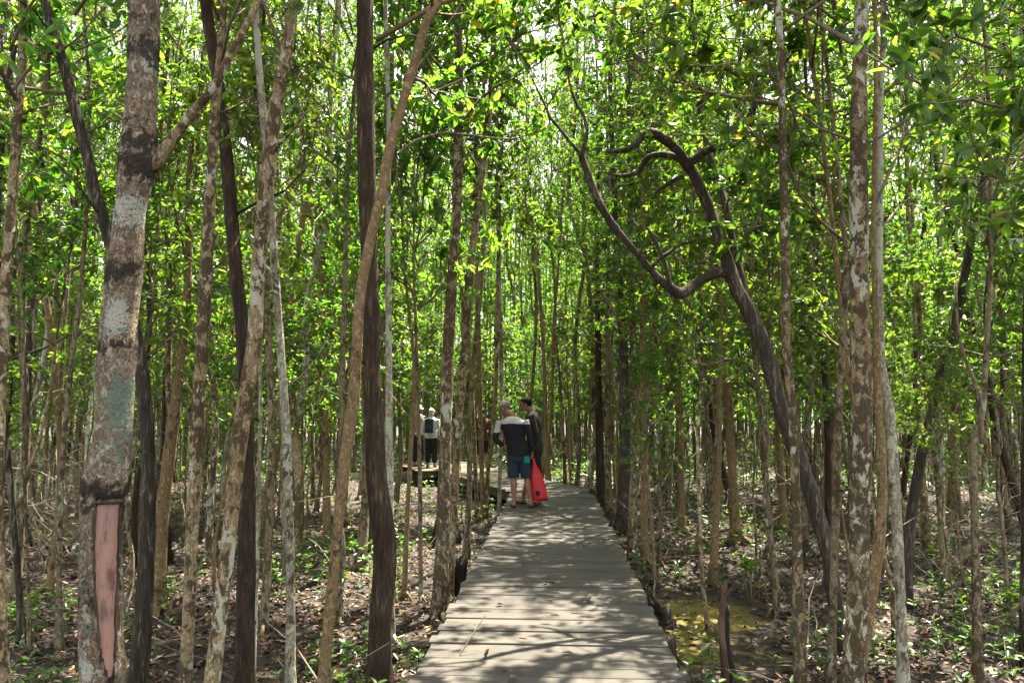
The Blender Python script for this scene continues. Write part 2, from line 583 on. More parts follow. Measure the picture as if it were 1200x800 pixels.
def plank(c, hx, hy, ang, alg=0.0):
    rot = Matrix.Rotation(ang, 3, 'Z') @ Matrix.Rotation(rg_.uniform(-.004, .004), 3, 'Y') @ Matrix.Rotation(rg_.uniform(-.012, .012), 3, 'X')
    segs = 8
    zz = rg_.uniform(-.006, .006)
    V, Q = [], []
    ex0, ex1 = rg_.uniform(-.03, .015), rg_.uniform(-.015, .03)
    for s in range(segs + 1):
        x = -hx + ex0 + (2 * hx + ex1 - ex0) * s / segs
        for (yy, z) in ((-hy, -.032), (-hy, -.004), (-hy + .005, 0), (hy - .005, 0), (hy, -.004), (hy, -.032)):
            V.append((x, yy + rg_.uniform(-.0012, .0012), z + rg_.uniform(-.0008, .0008)))
    for s in range(segs):
        for q in range(6):
            a, b = s * 6 + q, s * 6 + (q + 1) % 6
            Q.append((a, a + 6, b + 6, b))
    V = np.array(V) @ np.array(rot).T + np.array((c[0], c[1], c[2] + zz))
    deck.add(V, [Q, [(0, 1, 2, 3), (0, 3, 4, 5)], [(segs * 6 + 3, segs * 6 + 2, segs * 6 + 1, segs * 6), (segs * 6 + 5, segs * 6 + 4, segs * 6 + 3, segs * 6)]])
    for p in V:
        e = max(0, (p[0] - .30) / .45) * .24 * math.exp(-((p[1] - 8.2) / 3.4) ** 2) + max(0, (-p[0] - .55) / .25) * .14 + max(0, (p[0] - .62) / .12) * .12
        alg_v.append(min(.35, e))


PW = .148
y = -2.4
while y < 14.45:
    plank(((XL + XR) / 2, y, 0), (XR - XL) / 2, PW / 2 - .005, rg_.uniform(-.006, .006))
    y += PW
# bend: fan of planks, then the branch heading (-.40, .917)
bx, by = XL, 14.45
nfan = 13
for k in range(1, nfan + 1):
    a = R(23.5) * (k - .5) / nfan
    hy = .012 + .026
    # pivot at the inner corner, planks a little wider outward
    ca, sa = math.cos(a), math.sin(a)
    c = (bx + ca * .8, by + sa * .8 + .0, 0)
    w = 1.75 * R(23.5) / nfan
    V = []
    for (u, hw) in ((-.02, .004), (1.63, w / 2 * 1.0)):
        for (sgn, z) in ((-1, -.032), (-1, 0), (1, 0), (1, -.032)):
            V.append((bx + ca * u - sa * sgn * (hw - .002), by + sa * u + ca * sgn * (hw - .002), z))
    deck.add(V, [[(0, 1, 5, 4), (1, 2, 6, 5), (2, 3, 7, 6), (3, 0, 4, 7), (3, 2, 1, 0), (4, 5, 6, 7)]])
    alg_v += [0.05] * 8
ang = R(23.5)
dirv = (-math.sin(ang), math.cos(ang))
nrm = (math.cos(ang), math.sin(ang))
s = PW / 2
while s < 9.5:
    plank((bx + dirv[0] * s + nrm[0] * .8, by + dirv[1] * s + nrm[1] * .8, 0), .81, PW / 2 - .004, ang + rg_.uniform(-.004, .004))
    s += PW
# the platform at the end where the visitors wait
e0 = (bx + dirv[0] * 5.6, by + dirv[1] * 5.6)
s = PW / 2
while s < 2.6:
    plank((e0[0] - nrm[0] * .27 + dirv[0] * s, e0[1] - nrm[1] * .27 + dirv[1] * s, 0), .24, PW / 2 - .004, ang + rg_.uniform(-.004, .004))
    s += PW
boardwalk = link('boardwalk', None)
tag(boardwalk, 'grey plank boardwalk running into the forest and bending left', 'boardwalk', None, 'structure')
dk = link('deck_planks', deck.mesh('deck_planks', M['deck'], False), boardwalk)
dk.data.attributes.new('algae', 'FLOAT', 'POINT').data.foreach_set('value', np.array(alg_v, dtype=np.float32))


def beam(p, q, hw, hh, z):
    m_ = MB()
    p, q = Vector((*p, z)), Vector((*q, z))
    d = q - p
    m_.box((p + q) / 2, (d.length / 2, hw, hh), 0, Matrix.Rotation(math.atan2(d.y, d.x), 3, 'Z'))
    link('beam', m_.mesh('beam', M['beam'], False), boardwalk)


for x in (XL + .07, 0, XR - .07):
    beam((x, -2.4), (x, 14.4), .035, .07, -.105)
for o_ in (.06, .8, 1.54):
    beam((bx + nrm[0] * o_, by + nrm[1] * o_), (bx + nrm[0] * o_ + dirv[0] * 9.4, by + nrm[1] * o_ + dirv[1] * 9.4), .04, .08, -.115)
for s in (.05, 1.3, 2.5):
    beam((e0[0] - nrm[0] * .5 + dirv[0] * s, e0[1] - nrm[1] * .5 + dirv[1] * s), (e0[0] - nrm[0] * .03 + dirv[0] * s, e0[1] - nrm[1] * .03 + dirv[1] * s), .04, .08, -.115)
pp = [(x, y) for y in (-1, 1.2, 3.4, 5.6, 7.8, 10, 12.2, 14.2) for x in (XL + .07, XR - .07)]
pp += [(bx + nrm[0] * o_ + dirv[0] * s, by + nrm[1] * o_ + dirv[1] * s) for s in (1.8, 3.7, 5.55, 7.6, 9.2) for o_ in (.1, 1.5)]
pp += [(e0[0] - nrm[0] * .45 + dirv[0] * s, e0[1] - nrm[1] * .45 + dirv[1] * s) for s in (.08, 2.45)]
for (x, y) in pp:
    m_ = MB()
    z0 = gz(x, y) - .2
    m_.box((x, y, (z0 - .18) / 2), (.05, .05, (-.18 - z0) / 2), 0, None, .004, rg_)
    link('post', m_.mesh('post', M['beam'], False), boardwalk)


def on_deck(x, y, pad=.3):
    if XL - pad < x < XR + pad and -3 < y < 15.6 + pad:
        return True
    u, v_ = (x - bx) * dirv[0] + (y - by) * dirv[1], (x - bx) * nrm[0] + (y - by) * nrm[1]
    return -.2 < u < 9.6 and (-pad < v_ < 1.63 + pad or (5.4 < u < 8.3 and -1.9 - pad < v_ < 1.7))


def to_px(p):
    v = CR.transposed() @ (Vector(p) - CAM)
    return 600 + F * v.x / -v.z, 400 - F * v.y / -v.z


# ------------------------------------------------------------------ traced trees in the front of the picture
TREES = []


def tree_root(label, loc, group=None, name='mangrove_tree', cat='tree'):
    e = link(name, None, None, loc)
    e.empty_display_size = .2
    return tag(e, label, cat, group)


nh = [0]


def hero(label, mat, d, pts, height=10.5, crown='tree', cscale=1.0, group='trunks near the boardwalk', twigs=3, amp=.05, flare=1.45, n=70, sides=16, name='mangrove_tree', cat='tree', cstart=None, bend=.10):
    nh[0] += 1
    rg = np.random.default_rng(1000 + nh[0])
    W = []
    ph = rg.uniform(0, 6.28)
    for (px, py, w) in pts:
        q = at(px, py, d)
        dist = (q - CAM).length
        W.append((q.x, q.y, q.z, w / 2 * d / F * (d / math.hypot(d, q.x)) * .96))
    W = sorted(W, key=lambda a: a[2])
    W = np.array(W)
    # to the ground
    b, b2 = W[0], W[1]
    g = gz(b[0], b[1]) - .06
    if b[2] > g + .03:
        sl = (b - b2) / (b[2] - b2[2] + 1e-6) * (g - b[2])
        sl[:2] = np.clip(sl[:2], -.35, .35)
        W = np.vstack([[b[0] + sl[0], b[1] + sl[1], g, b[3] * 1.05], W])
    else:
        W[0, 2] = g
    # up into the canopy
    tp, tq = W[-1], W[-2]
    dv = (tp[:3] - tq[:3]) / np.linalg.norm(tp[:3] - tq[:3])
    z = tp[2]
    p = tp.copy()
    fstart = z
    while p[2] < height - .1:
        dv = dv * .8 + np.array([0, 0, .2]) + np.append(rg.normal(size=2) * .05, 0)
        dv /= np.linalg.norm(dv)
        p = p.copy()
        p[:3] = p[:3] + dv * min(1.2, max(.3, (height - z) / 4))
        p[3] = max(.012, tp[3] * (1 - .8 * (p[2] - z) / max(.5, height - z)))
        W = np.vstack([W, p])
    W[:, 1] += bend * np.sin(W[:, 2] * .9 + ph) - bend * math.sin(W[0, 2] * .9 + ph)
    base = W[0, :3].copy()
    base[2] += .06
    S = spline(W, n)
    S[:, 3] = np.maximum(S[:, 3], .006)
    S[:, :3] -= base
    root = tree_root(label, base, group, name, cat)
    link('trunk', trunk_mb(S, rg, sides, amp, .03, flare, twigs).mesh('trunk', M[mat]), root)
    cs = cstart if cstart is not None else max(2.7, min((fstart - base[2]) * .78, height * .62))
    cs -= 0
    k = int(np.argmin(abs(S[:, 2] - cs)))
    p0, p1 = S[k, :3], S[-1, :3]
    L = np.linalg.norm(p1 - p0)
    if crown == 'tree' and L > .8:
        ci = int(rg.integers(0, 8))
        c = link('crown', CROWN_S[ci], root, p0)
        sc = L / CROWN_H[ci] * 1.02
        c.scale = (cscale * min(1.1, .55 + .45 * sc), cscale * min(1.1, .55 + .45 * sc), sc)
    elif crown == 'sapling':
        c = link('crown', SAPC[int(rg.integers(0, 6))], root, p0)
        sc = L / 2.6
        c.scale = (cscale * (.5 + .5 * sc), cscale * (.5 + .5 * sc), sc)
    else:
        return root, S, base, rg
    q = Vector((0, 0, 1)).rotation_difference(Vector(p1 - p0))
    c.rotation_mode = 'QUATERNION'
    from mathutils import Quaternion
    c.rotation_quaternion = q @ Quaternion((0, 0, 1), rg.uniform(0, 6.28))
    TREES.append((base[0], base[1]))
    return root, S, base, rg


SPR1 = hero('pale mottled trunk cut by the left edge of the photo', 'pale', 4.4, [(12, 0, 13), (9, 200, 15), (8, 400, 17), (8, 600, 18), (8, 800, 20)])
hero('thin dark trunk just right of the pale trunk at the left edge', 'fissure', 6.2, [(27, 0, 8), (18, 100, 9), (15, 200, 10), (17, 400, 10), (24, 650, 10), (26, 740, 12)])
hero('black fissured trunk half hidden behind the scarred trunk', 'fissure', 4.7, [(75, 30, 14), (95, 95, 15), (108, 150, 16), (118, 190, 16), (128, 240, 17), (145, 310, 18), (160, 380, 19), (169, 430, 20), (173, 520, 21), (170, 620, 22), (165, 720, 23), (160, 800, 24)], amp=.08)
hero('dark reddish trunk behind the two crossing pale trunks on the left', 'dark', 4.8, [(243, 0, 16), (250, 60, 16), (257, 120, 16), (262, 200, 17), (267, 300, 18), (275, 400, 19), (278, 500, 20), (281, 600, 21), (283, 700, 22), (285, 800, 24)])
hero('blotched grey trunk leaning right into the dark reddish trunk', 'pale', 4.5, [(268, 40, 10), (257, 130, 14), (250, 200, 15), (240, 300, 17), (231, 400, 17), (225, 470, 17), (222, 520, 17), (218, 600, 17), (216, 700, 17), (214, 800, 17)])
hero('golden tan leaning trunk behind the fissured black trunk', 'tan', 7.2, [(232, 330, 9), (228, 380, 10), (222, 420, 12), (213, 480, 15), (203, 540, 17), (193, 600, 18), (188, 650, 19), (184, 700, 22)], 9.5)
hero('pinkish pale trunk leaning right, in front of the dark reddish trunk', 'pale', 4.35, [(350, 0, 16), (338, 75, 18), (325, 130, 18), (318, 180, 18), (308, 240, 19), (300, 300, 19), (292, 400, 20), (285, 440, 20), (275, 500, 20), (268, 560, 20), (260, 640, 20), (252, 720, 20), (245, 800, 21)], 11)
hero('slim whitish straight trunk right of the pinkish leaning trunk', 'white', 4.9, [(312, 60, 9), (317, 130, 10), (322, 200, 10), (326, 300, 11), (330, 400, 11), (334, 500, 12), (336, 600, 12), (338, 700, 12), (339, 800, 13)])
hero('thin brown trunk between the pinkish leaning trunk and the slim whitish one', 'olive', 6.6, [(306, 100, 8), (310, 300, 9), (312, 450, 9), (313, 560, 9), (311, 650, 10), (308, 737, 11)])
hero('pencil thin grey sapling left of the slim whitish trunk', 'white', 5.3, [(303, 380, 4), (300, 500, 5), (297, 620, 6), (296, 800, 6)], 5.5, 'sapling', name='sapling', cat='sapling', group='thin saplings near the boardwalk')
hero('nearly black straight trunk with a kink near its foot, left of the boardwalk', 'dark', 4.9, [(434, 0, 22), (436, 100, 22), (438, 200, 22), (440, 300, 22), (441, 400, 22), (442, 500, 24), (444, 560, 25), (448, 600, 27), (453, 645, 30), (450, 685, 29), (446, 720, 28), (444, 760, 28), (445, 800, 31)], 12, amp=.07, cscale=1.35)
r_, S_, b_, g_ = hero('light brown trunk leaning across the nearly black trunk', 'tan', 4.65, [(520, 10, 10), (505, 40, 11), (490, 95, 12), (475, 150, 12), (463, 190, 13), (457, 230, 13), (447, 270, 13), (438, 310, 13), (430, 350, 13), (426, 400, 13), (420, 470, 14), (410, 530, 14), (402, 590, 14), (395, 650, 14), (387, 720, 15), (379, 795, 15)], 9.5, cscale=1.30)
lm = MB()
pts = spline([tuple(at(x, y, 4.65) - Vector(b_)) for x, y in ((466, 182), (485, 166), (520, 156), (545, 158), (600, 163), (640, 150))], 14)
lm.tube(pts, np.linspace(.011, .004, 14), 6)
link('limb', lm.mesh('limb', M['olive']), r_)
SPR9 = hero('blotched grey trunk touching the left edge of the boardwalk', 'blotch', 7.3, [(537, 60, 11), (536, 100, 12), (534, 200, 13), (531, 260, 13), (528, 300, 13), (523, 400, 15), (522, 430, 15), (521, 500, 15), (519, 600, 16), (516, 712, 18)], 11, cscale=1.20)
hero('slimmer grey trunk just right of the one touching the boardwalk edge', 'pale', 8.0, [(576, 95, 8), (570, 160, 9), (560, 250, 9), (552, 330, 10), (548, 400, 10), (545, 430, 11), (538, 500, 11), (535, 560, 11), (530, 620, 12), (525, 690, 13)], 10, cscale=1.20)
hero('greenish slim trunk just right of the nearly black trunk', 'white', 6.5, [(459, 150, 6), (460, 300, 7), (461, 400, 8), (460, 500, 9), (459, 600, 9), (458, 740, 9)], 9)
hero('very thin pole with a dark foot between black trunk and boardwalk', 'olive', 7.9, [(488, 300, 3), (490, 400, 4), (492, 550, 5), (493, 695, 5)], 6.5, 'sapling', name='sapling', cat='sapling', group='thin saplings near the boardwalk')
hero('thin tan sapling right of the greenish slim trunk', 'tan', 8.0, [(482, 430, 5), (479, 520, 6), (476, 600, 6), (474, 690, 7)], 7, 'sapling', name='sapling', cat='sapling', group='thin saplings near the boardwalk')
hero('slim grey trunk behind the light brown leaning trunk', 'olive', 7.0, [(404, 200, 6), (404, 330, 6), (403, 450, 7), (402, 560, 7), (399, 640, 8), (397, 722, 9)], 9)
hero('crooked brown trunk seen left of the scarred trunk', 'tan', 8.0, [(46, 160, 6), (48, 195, 6), (55, 260, 8), (62, 330, 8), (69, 400, 9), (71, 480, 8), (70, 560, 8), (64, 640, 9), (57, 690, 10)], 8.5)
hero('straight olive trunk hugging the left side of the scarred trunk', 'olive', 6.1, [(98, 180, 6), (97, 330, 6), (90, 430, 7), (83, 520, 7), (78, 600, 8), (74, 680, 8), (70, 757, 9)], 8)
hero('short thin olive stem between left edge trunk and crooked brown trunk', 'olive', 6.0, [(42, 480, 3), (40, 520, 4), (37, 640, 5), (35, 770, 6)], 4.2, 'sapling', name='sapling', cat='sapling', group='thin saplings near the boardwalk')
for (lab, mt_, xs_, w_) in (('leaning thin pole before the left branch, nearest the blotched trunk', 'olive', ((545, 380), (553, 480), (559, 600)), 5), ('tan pole before the left branch, second from the people', 'tan', ((560, 300), (563, 450), (566, 596)), 6),
                            ('pale bent pole before the left branch of the boardwalk', 'pale', ((584, 330), (581, 470), (573, 540), (570, 598)), 5), ('thin pole standing closest to the man with the red bag', 'white', ((584, 300), (587, 450), (585, 596)), 5)):
    hero(lab, mt_, 14.1, [(x, y, w_) for x, y in xs_], 8.5, 'sapling', 1.2, cstart=5.2, n=50, sides=10, name='sapling', cat='sapling', group='thin saplings near the boardwalk')
# right of the boardwalk
hero('dark trunk nearest the bend of the boardwalk, on its right side', 'dark', 14.8, [(699, 300, 6), (700, 380, 7), (702, 480, 9), (704, 594, 11)])
hero('dark slim trunk beside the one nearest the bend', 'olive', 14.2, [(712, 330, 5), (713, 480, 7), (713, 597, 8)])
hero('stoutest dark trunk in the clump along the right boardwalk edge', 'grey', 12.4, [(719, 200, 7), (722, 260, 8), (727, 330, 9), (731, 400, 11), (733, 480, 13), (732, 560, 14), (730, 616, 16)], 11, cscale=1.25)
hero('brown trunk in front of the stoutest one of the right clump', 'blotch', 10.3, [(737, 180, 5), (738, 220, 6), (741, 330, 7), (744, 430, 8), (743, 540, 9), (741, 645, 10)], 10, cscale=1.40)
hero('straight tan trunk, right end of the clump by the boardwalk', 'tan', 9.9, [(750, 300, 5), (751, 380, 6), (753, 450, 7), (755, 540, 8), (755, 650, 9)], 9, cscale=1.30)
hero('wiry sapling right of the clump by the boardwalk', 'olive', 9.6, [(770, 420, 3), (773, 560, 4), (773, 655, 4)], 5, 'sapling', name='sapling', cat='sapling', group='thin saplings near the boardwalk')
hero('slender brown trunk midway between clump and twisted tree', 'tan', 12.7, [(795, 300, 5), (797, 420, 6), (799, 520, 7), (799, 613, 8)], 9)
hero('thin leaning pole left of the stout tan trunk under the twisted tree', 'olive', 10.5, [(822, 320, 4), (826, 380, 5), (830, 470, 5), (834, 560, 6), (840, 640, 7)], 8)
hero('brown trunk right behind the thin leaning pole', 'tan', 15, [(836, 300, 6), (838, 380, 6), (842, 480, 7), (843, 590, 9)], 10)
hero('stout tan trunk leaning left under the twisted tree', 'tan', 11.7, [(830, 280, 7), (838, 340, 8), (846, 420, 9), (853, 490, 10), (858, 560, 11), (862, 625, 13)], 9.5)
hero('slim mottled trunk crossing in front of the twisted dark trunk', 'blotch', 4.8, [(903, 30, 9), (905, 100, 9), (907, 200, 10), (910, 300, 10), (913, 400, 11), (917, 440, 11), (922, 480, 12), (928, 560, 12), (932, 640, 13), (935, 720, 14), (938, 800, 14)], 10, cscale=1.30)
hero('thick dark blotched trunk with white patches, right foreground', 'blotch', 4.6, [(998, 0, 17), (993, 100, 18), (991, 200, 20), (992, 300, 22), (995, 400, 24), (999, 460, 25), (1001, 540, 25), (1002, 620, 25), (1002, 700, 25), (998, 800, 26)], 11.5, amp=.06)
hero('pencil thin trunk left of the thick dark blotched trunk', 'olive', 5.3, [(978, 300, 6), (977, 400, 8), (975, 480, 8), (975, 600, 9), (975, 700, 9), (974, 800, 10)], 8)
hero('tan stem hiding behind the thick dark blotched trunk', 'tan', 5.2, [(996, 330, 7), (1003, 420, 8), (1013, 480, 10), (1016, 560, 11), (1015, 640, 11), (1011, 720, 12), (1006, 800, 13)], 8)
hero('greenish white slim trunk in the right foreground', 'white', 5.0, [(1046, 20, 8), (1045, 100, 8), (1046, 200, 9), (1045, 300, 10), (1045, 400, 10), (1047, 440, 11), (1053, 480, 12), (1055, 550, 13), (1057, 650, 13), (1058, 730, 13), (1059, 800, 14)], 10)
hero('tan stem curving left at its foot beside the greenish white trunk', 'tan', 4.75, [(1038, 260, 7), (1040, 330, 8), (1042, 450, 10), (1044, 520, 11), (1044, 570, 13), (1038, 640, 13), (1026, 700, 14), (1012, 770, 15), (1005, 800, 15)], 8)
hero('dark trunk leaning steeply right behind the greenish white trunk', 'grey', 8.0, [(1176, 40, 7), (1165, 120, 8), (1150, 190, 9), (1130, 270, 10), (1110, 370, 11), (1100, 410, 11), (1090, 450, 12), (1080, 500, 12), (1070, 560, 13), (1064, 620, 13), (1060, 690, 14)], 9.5)
hero('dark trunk cut by the right edge of the photo', 'fissure', 6.0, [(1188, 0, 12), (1193, 100, 13), (1196, 200, 12), (1200, 400, 12), (1204, 740, 13)], 9.5)
r_, S_, b_, g_ = hero('forked slim olive tree near the right edge', 'olive', 5.5, [(1170, 300, 6), (1168, 400, 7), (1164, 480, 8), (1153, 520, 10), (1152, 600, 10), (1150, 700, 11), (1147, 790, 13)], 7.5)
lm = MB()
pts = spline([tuple(at(x, y, 5.5) - Vector(b_)) for x, y in ((1152, 520), (1148, 480), (1143, 450), (1130, 418), (1122, 380), (1120, 330))], 14)
lm.tube(pts, np.linspace(.02, .008, 14), 8)
link('limb', lm.mesh('limb', M['olive']), r_)
hero('tan trunk far behind the forked slim olive tree', 'tan', 13, [(1136, 300, 7), (1132, 380, 8), (1130, 420, 9), (1122, 520, 11), (1115, 612, 13)], 9)
hero('slim trunk standing in the gap right of the twisted tree', 'pale', 11.5, [(1068, 330, 5), (1076, 420, 6), (1082, 520, 8), (1086, 626, 9)], 9)
hero('straight dark pole left of the thick blotched trunk, further back', 'dark', 9.5, [(958, 300, 7), (962, 400, 7), (966, 500, 8), (968, 600, 8), (968, 657, 9)], 9)

# ------------------------------------------------------------------ scarred great trunk (front left)
rg = np.random.default_rng(55)
d = 3.6
pts = [(172, -60, 44), (170, 0, 44), (168, 60, 46), (165, 130, 47), (163, 172, 52), (162, 192, 57), (157, 222, 48), (152, 255, 45), (148, 300, 50), (145, 325, 52), (140, 375, 52), (138, 410, 54), (136, 450, 52), (133, 500, 54),
       (129, 540, 60), (124, 565, 66), (121, 585, 63), (119, 620, 58), (118, 700, 60), (119, 760, 61), (120, 800, 64)]
W = np.array(sorted([(*at(x, y, d), w / 2 * d / F * .78) for x, y, w in pts], key=lambda a: a[2]))
g0 = gz(W[0, 0], W[0, 1])
W = np.vstack([[W[0, 0], W[0, 1], g0 - .06, W[0, 3] * 1.1], W])
base = np.array([W[0, 0], W[0, 1], g0])
top = W[-1]
for k in range(1, 6):
    W = np.vstack([W, [top[0] + .10 * k, top[1] + .10 * k, top[2] + 1.5 * k, top[3] * (1 - .17 * k)]])
S = spline(W, 420)
S[:, :3] -= base
NS = 96
n = len(S)
wob = np.ones((n, NS))
zs = S[:, 2] + base[2]
z_of = lambda py: at(130, py, d).z
attr = {k: np.zeros((n, NS)) for k in ('collar', 'teal', 'white')}
sz0, sz1 = z_of(792), z_of(584)


# angle frame of MB.tube: axis A ~ +x at start, B = T x A ~ +y ; camera side is -y (theta = 270 deg)
def angd(a, b):
    return (a - b + math.pi) % (2 * math.pi) - math.pi


scar_rows = []
collars = [(62, .9, 20), (168, .75, 16), (195, 1.0, 20), (145, .6, 8), (318, .8, 16), (300, .5, 10), (408, .75, 10), (568, 1.0, 16), (588, .7, 10), (700, .5, 20), (20, .5, 10)]
for i in range(n):
    py = 400 - (np.dot(CR.transposed() @ Vector((S[i, 0] + base[0] - CAM.x, S[i, 1] + base[1] - CAM.y, zs[i] - CAM.z)), (0, 1, 0))) / \
        -(CR.transposed() @ Vector((S[i, 0] + base[0] - CAM.x, S[i, 1] + base[1] - CAM.y, zs[i] - CAM.z))).z * F
    for j in range(NS):
        th = 2 * math.pi * j / NS
        p = (math.cos(th) * 1.3, math.sin(th) * 1.3, S[i, 2] * 6)
        nz = noise.noise(p) * .04 + noise.noise((p[0] * 3, p[1] * 3, p[2] * 2.5)) * .03 + noise.noise((p[0] * 7, p[1] * 7, p[2] * 6)) * .022 + noise.noise((p[0] * 15, p[1] * 15, p[2] * 12)) * .012
        c = 0
        for (cy, a, wd) in collars:
            c = max(c, a * math.exp(-((py - cy + 9 * noise.noise((p[0], p[1], cy))) / wd) ** 2))
        attr['collar'][i, j] = c
        nz += c * (.04 + .09 * noise.noise((p[0] * 4, p[1] * 4, p[2] * 4)) + .06 * noise.noise((p[0] * 11, p[1] * 11, p[2] * 9)))
        attr['white'][i, j] = max(math.exp(-((py - 372) / 24) ** 2) * math.exp(-(angd(th, R(288)) / .75) ** 2), .8 * math.exp(-((py - 75) / 22) ** 2) * math.exp(-(angd(th, R(312)) / .7) ** 2),
                                  .7 * math.exp(-((py - 250) / 22) ** 2), .75 * math.exp(-((py - 775) / 25) ** 2) * math.exp(-(angd(th, R(252)) / .6) ** 2))
        attr['teal'][i, j] = math.exp(-((py - 480) / 55) ** 2) * math.exp(-(angd(th, R(322)) / .9) ** 2)
        wdt = .64 * min(1, max(0, (792 - py) / 130)) ** .5 * (1 + .12 * noise.noise((py * .03, 4.0, 2.0)) + .10 * noise.noise((py * .13, 4.0 + (1 if angd(th, R(320)) > 0 else 0), 2.0)))
        ad = angd(th, R(320))
        if j == 0 and 583 < py < 791: scar_rows.append((i, wdt))
        if 582 < py < 792:
            e = abs(ad) - wdt
            if e < .01:
                nz = -.14
                attr['collar'][i, j] = 1.3
            elif e < .30:
                nz += (.06 + .10 * noise.noise((p[0] * 9, p[1] * 9, p[2] * 7))) * (1 - e / .3) + .04
                attr['collar'][i, j] = max(attr['collar'][i, j], .55 * (1 - e / .3))
        wob[i, j] = 1 + nz
mb = MB()
mb.tube(S[:, :3], S[:, 3], NS, 0, False, (1, 0, 0), wob)
root = tree_root('great mottled trunk with a long pink bark scar, left foreground', base, 'trunks near the boardwalk')
tr = link('trunk', mb.mesh('trunk', M['great']), root)
for k, v in attr.items():
    tr.data.attributes.new(k, 'FLOAT', 'POINT').data.foreach_set('value', v.ravel().astype(np.float32))
# the peeled strip: the pink inner wood seen where the bark is gone
t = NT('pink_inner_wood')
v = t.coords((1, 1, .08), False)
nz = t.noise(v, 40, 5, .6)
v2 = t.coords((1, 1, .35), False)
col = t.mix(nz, (.185, .092, .068), (.30, .175, .135))
col = t.mix(t.ramp(t.noise(v2, 14, 4, .6), [(.52, 0), (.64, .9)]), col, (.075, .042, .035))
zz = t.n('SeparateXYZ')
t.put(zz, 0, t.n('TexCoord').outputs['Object'])
col = t.mix(t.ramp(t.math('MULTIPLY_ADD', nz, .5, t.math('SUBTRACT', zz.outputs[2], z_of(620) - base[2])), [(.2, 0), (.5, .75)]), col, (.24, .18, .19))
M['scar'] = t.done(t.bsdf(col, .6, .3, t.bump(nz, .4, .006)))
sm = MB()
V, Q, nc = [], [], 25
for (i, wd_) in scar_rows:
    for q in range(nc):
        a = R(320) + wd_ * (q / (nc - 1) * 2 - 1)
        rr_ = S[i, 3] * (.90 + .012 * noise.noise((q * .35, S[i, 2] * 5, 3.0)))
        V.append(S[i, :3] + np.array([math.cos(a), math.sin(a), 0]) * rr_)
for k in range(len(scar_rows) - 1):
    for q in range(nc - 1):
        a = k * nc + q
        Q.append((a, a + 1, a + nc + 1, a + nc))
sm.add(V, [Q])
link('exposed_wood', sm.mesh('exposed_wood', M['scar']), root)
lip = MB()                                             # torn, curled bark along both edges and over the top of the wound
for sgn in (-1, 1):
    pts, rr_ = [], []
    for k, (i, wd_) in enumerate(scar_rows[::2]):
        a = R(320) + sgn * (wd_ + .05 + .05 * noise.noise((k * .21, sgn * 3.0, 1.0)))
        pts.append(S[i, :3] + np.array([math.cos(a), math.sin(a), 0]) * S[i, 3] * (.97 + .05 * noise.noise((k * .33, sgn * 5.0, 7.0))))
        rr_.append(max(.002, .0085 * (1 + 1.3 * noise.noise((k * .27, sgn * 2.0, 4.0)) + .7 * noise.noise((k * .9, sgn * 2.0, 8.0)))))
    lip.tube(pts, rr_, 8, 0, True, None, wobble(rg, len(pts), 8, .1, .12))
i, wd_ = scar_rows[-1]
pts = [S[i, :3] + np.array([math.cos(a), math.sin(a), 0]) * S[i, 3] * 1.0 + np.array([0, 0, .012 + .012 * noise.noise((a * 4, 2, 2))]) for a in np.linspace(R(320) - wd_ * 1.25, R(320) + wd_ * 1.25, 26)]
lip.tube(pts, [.012 * (1 + .9 * noise.noise((k * .5, 9, 9))) for k in range(26)], 8, 0, True, None, wobble(rg, 26, 8, .1, .12))
link('torn_bark', lip.mesh('torn_bark', M['stump']), root)
lm = MB()
pts = spline([(*(at(x, y, dd) - Vector(base)), w) for x, y, w, dd in ((176, 197, .030, 3.6), (190, 180, .030, 3.6), (205, 160, .026, 3.58), (225, 133, .022, 3.55), (248, 105, .021, 3.5), (270, 65, .019, 3.5), (290, 28, .018, 3.5), (305, -8, .016, 3.5), (325, -80, .014, 3.5), (335, -190, .008, 3.5))], 40)
lm.tube(pts[:, :3], pts[:, 3], 12, 0, True, None, wobble(rg, 40, 12, .08, .04))
link('limb', lm.mesh('limb', M['pale']), root)
c = link('crown', CROWN_S[2], root, S[int(n * .60), :3])
L = np.linalg.norm(S[-1, :3] - S[int(n * .60), :3])
c.scale = (1.15, 1.15, L / CROWN_H[2])

# ------------------------------------------------------------------ twisted dark tree right of the path
d = 6.4
base = at(986, 745, d)
base = np.array((base.x, base.y, gz(base.x, base.y)))
root = tree_root('twisted dark tree with a big looping limb, right of the boardwalk', base, 'trunks near the boardwalk')
rg = np.random.default_rng(77)


def limb(name, pts, n=50, sides=14, mat='grey', amp=.07, dd=0.0, flare=1.0, caps=True):
    W = []
    m_ = len(pts)
    for k, (x, y, w) in enumerate(pts):
        q = at(x, y, d + dd * k / (m_ - 1)) - Vector(base)
        W.append((*q, w / 2 * d / F * .85))
    S = spline(W, n)
    mb = MB()
    mb.tube(S[:, :3], np.maximum(S[:, 3], .003), sides, 0, caps, None, wobble(rg, n, sides, amp, .05))
    return S, link(name, mb.mesh(name, M[mat]), root)


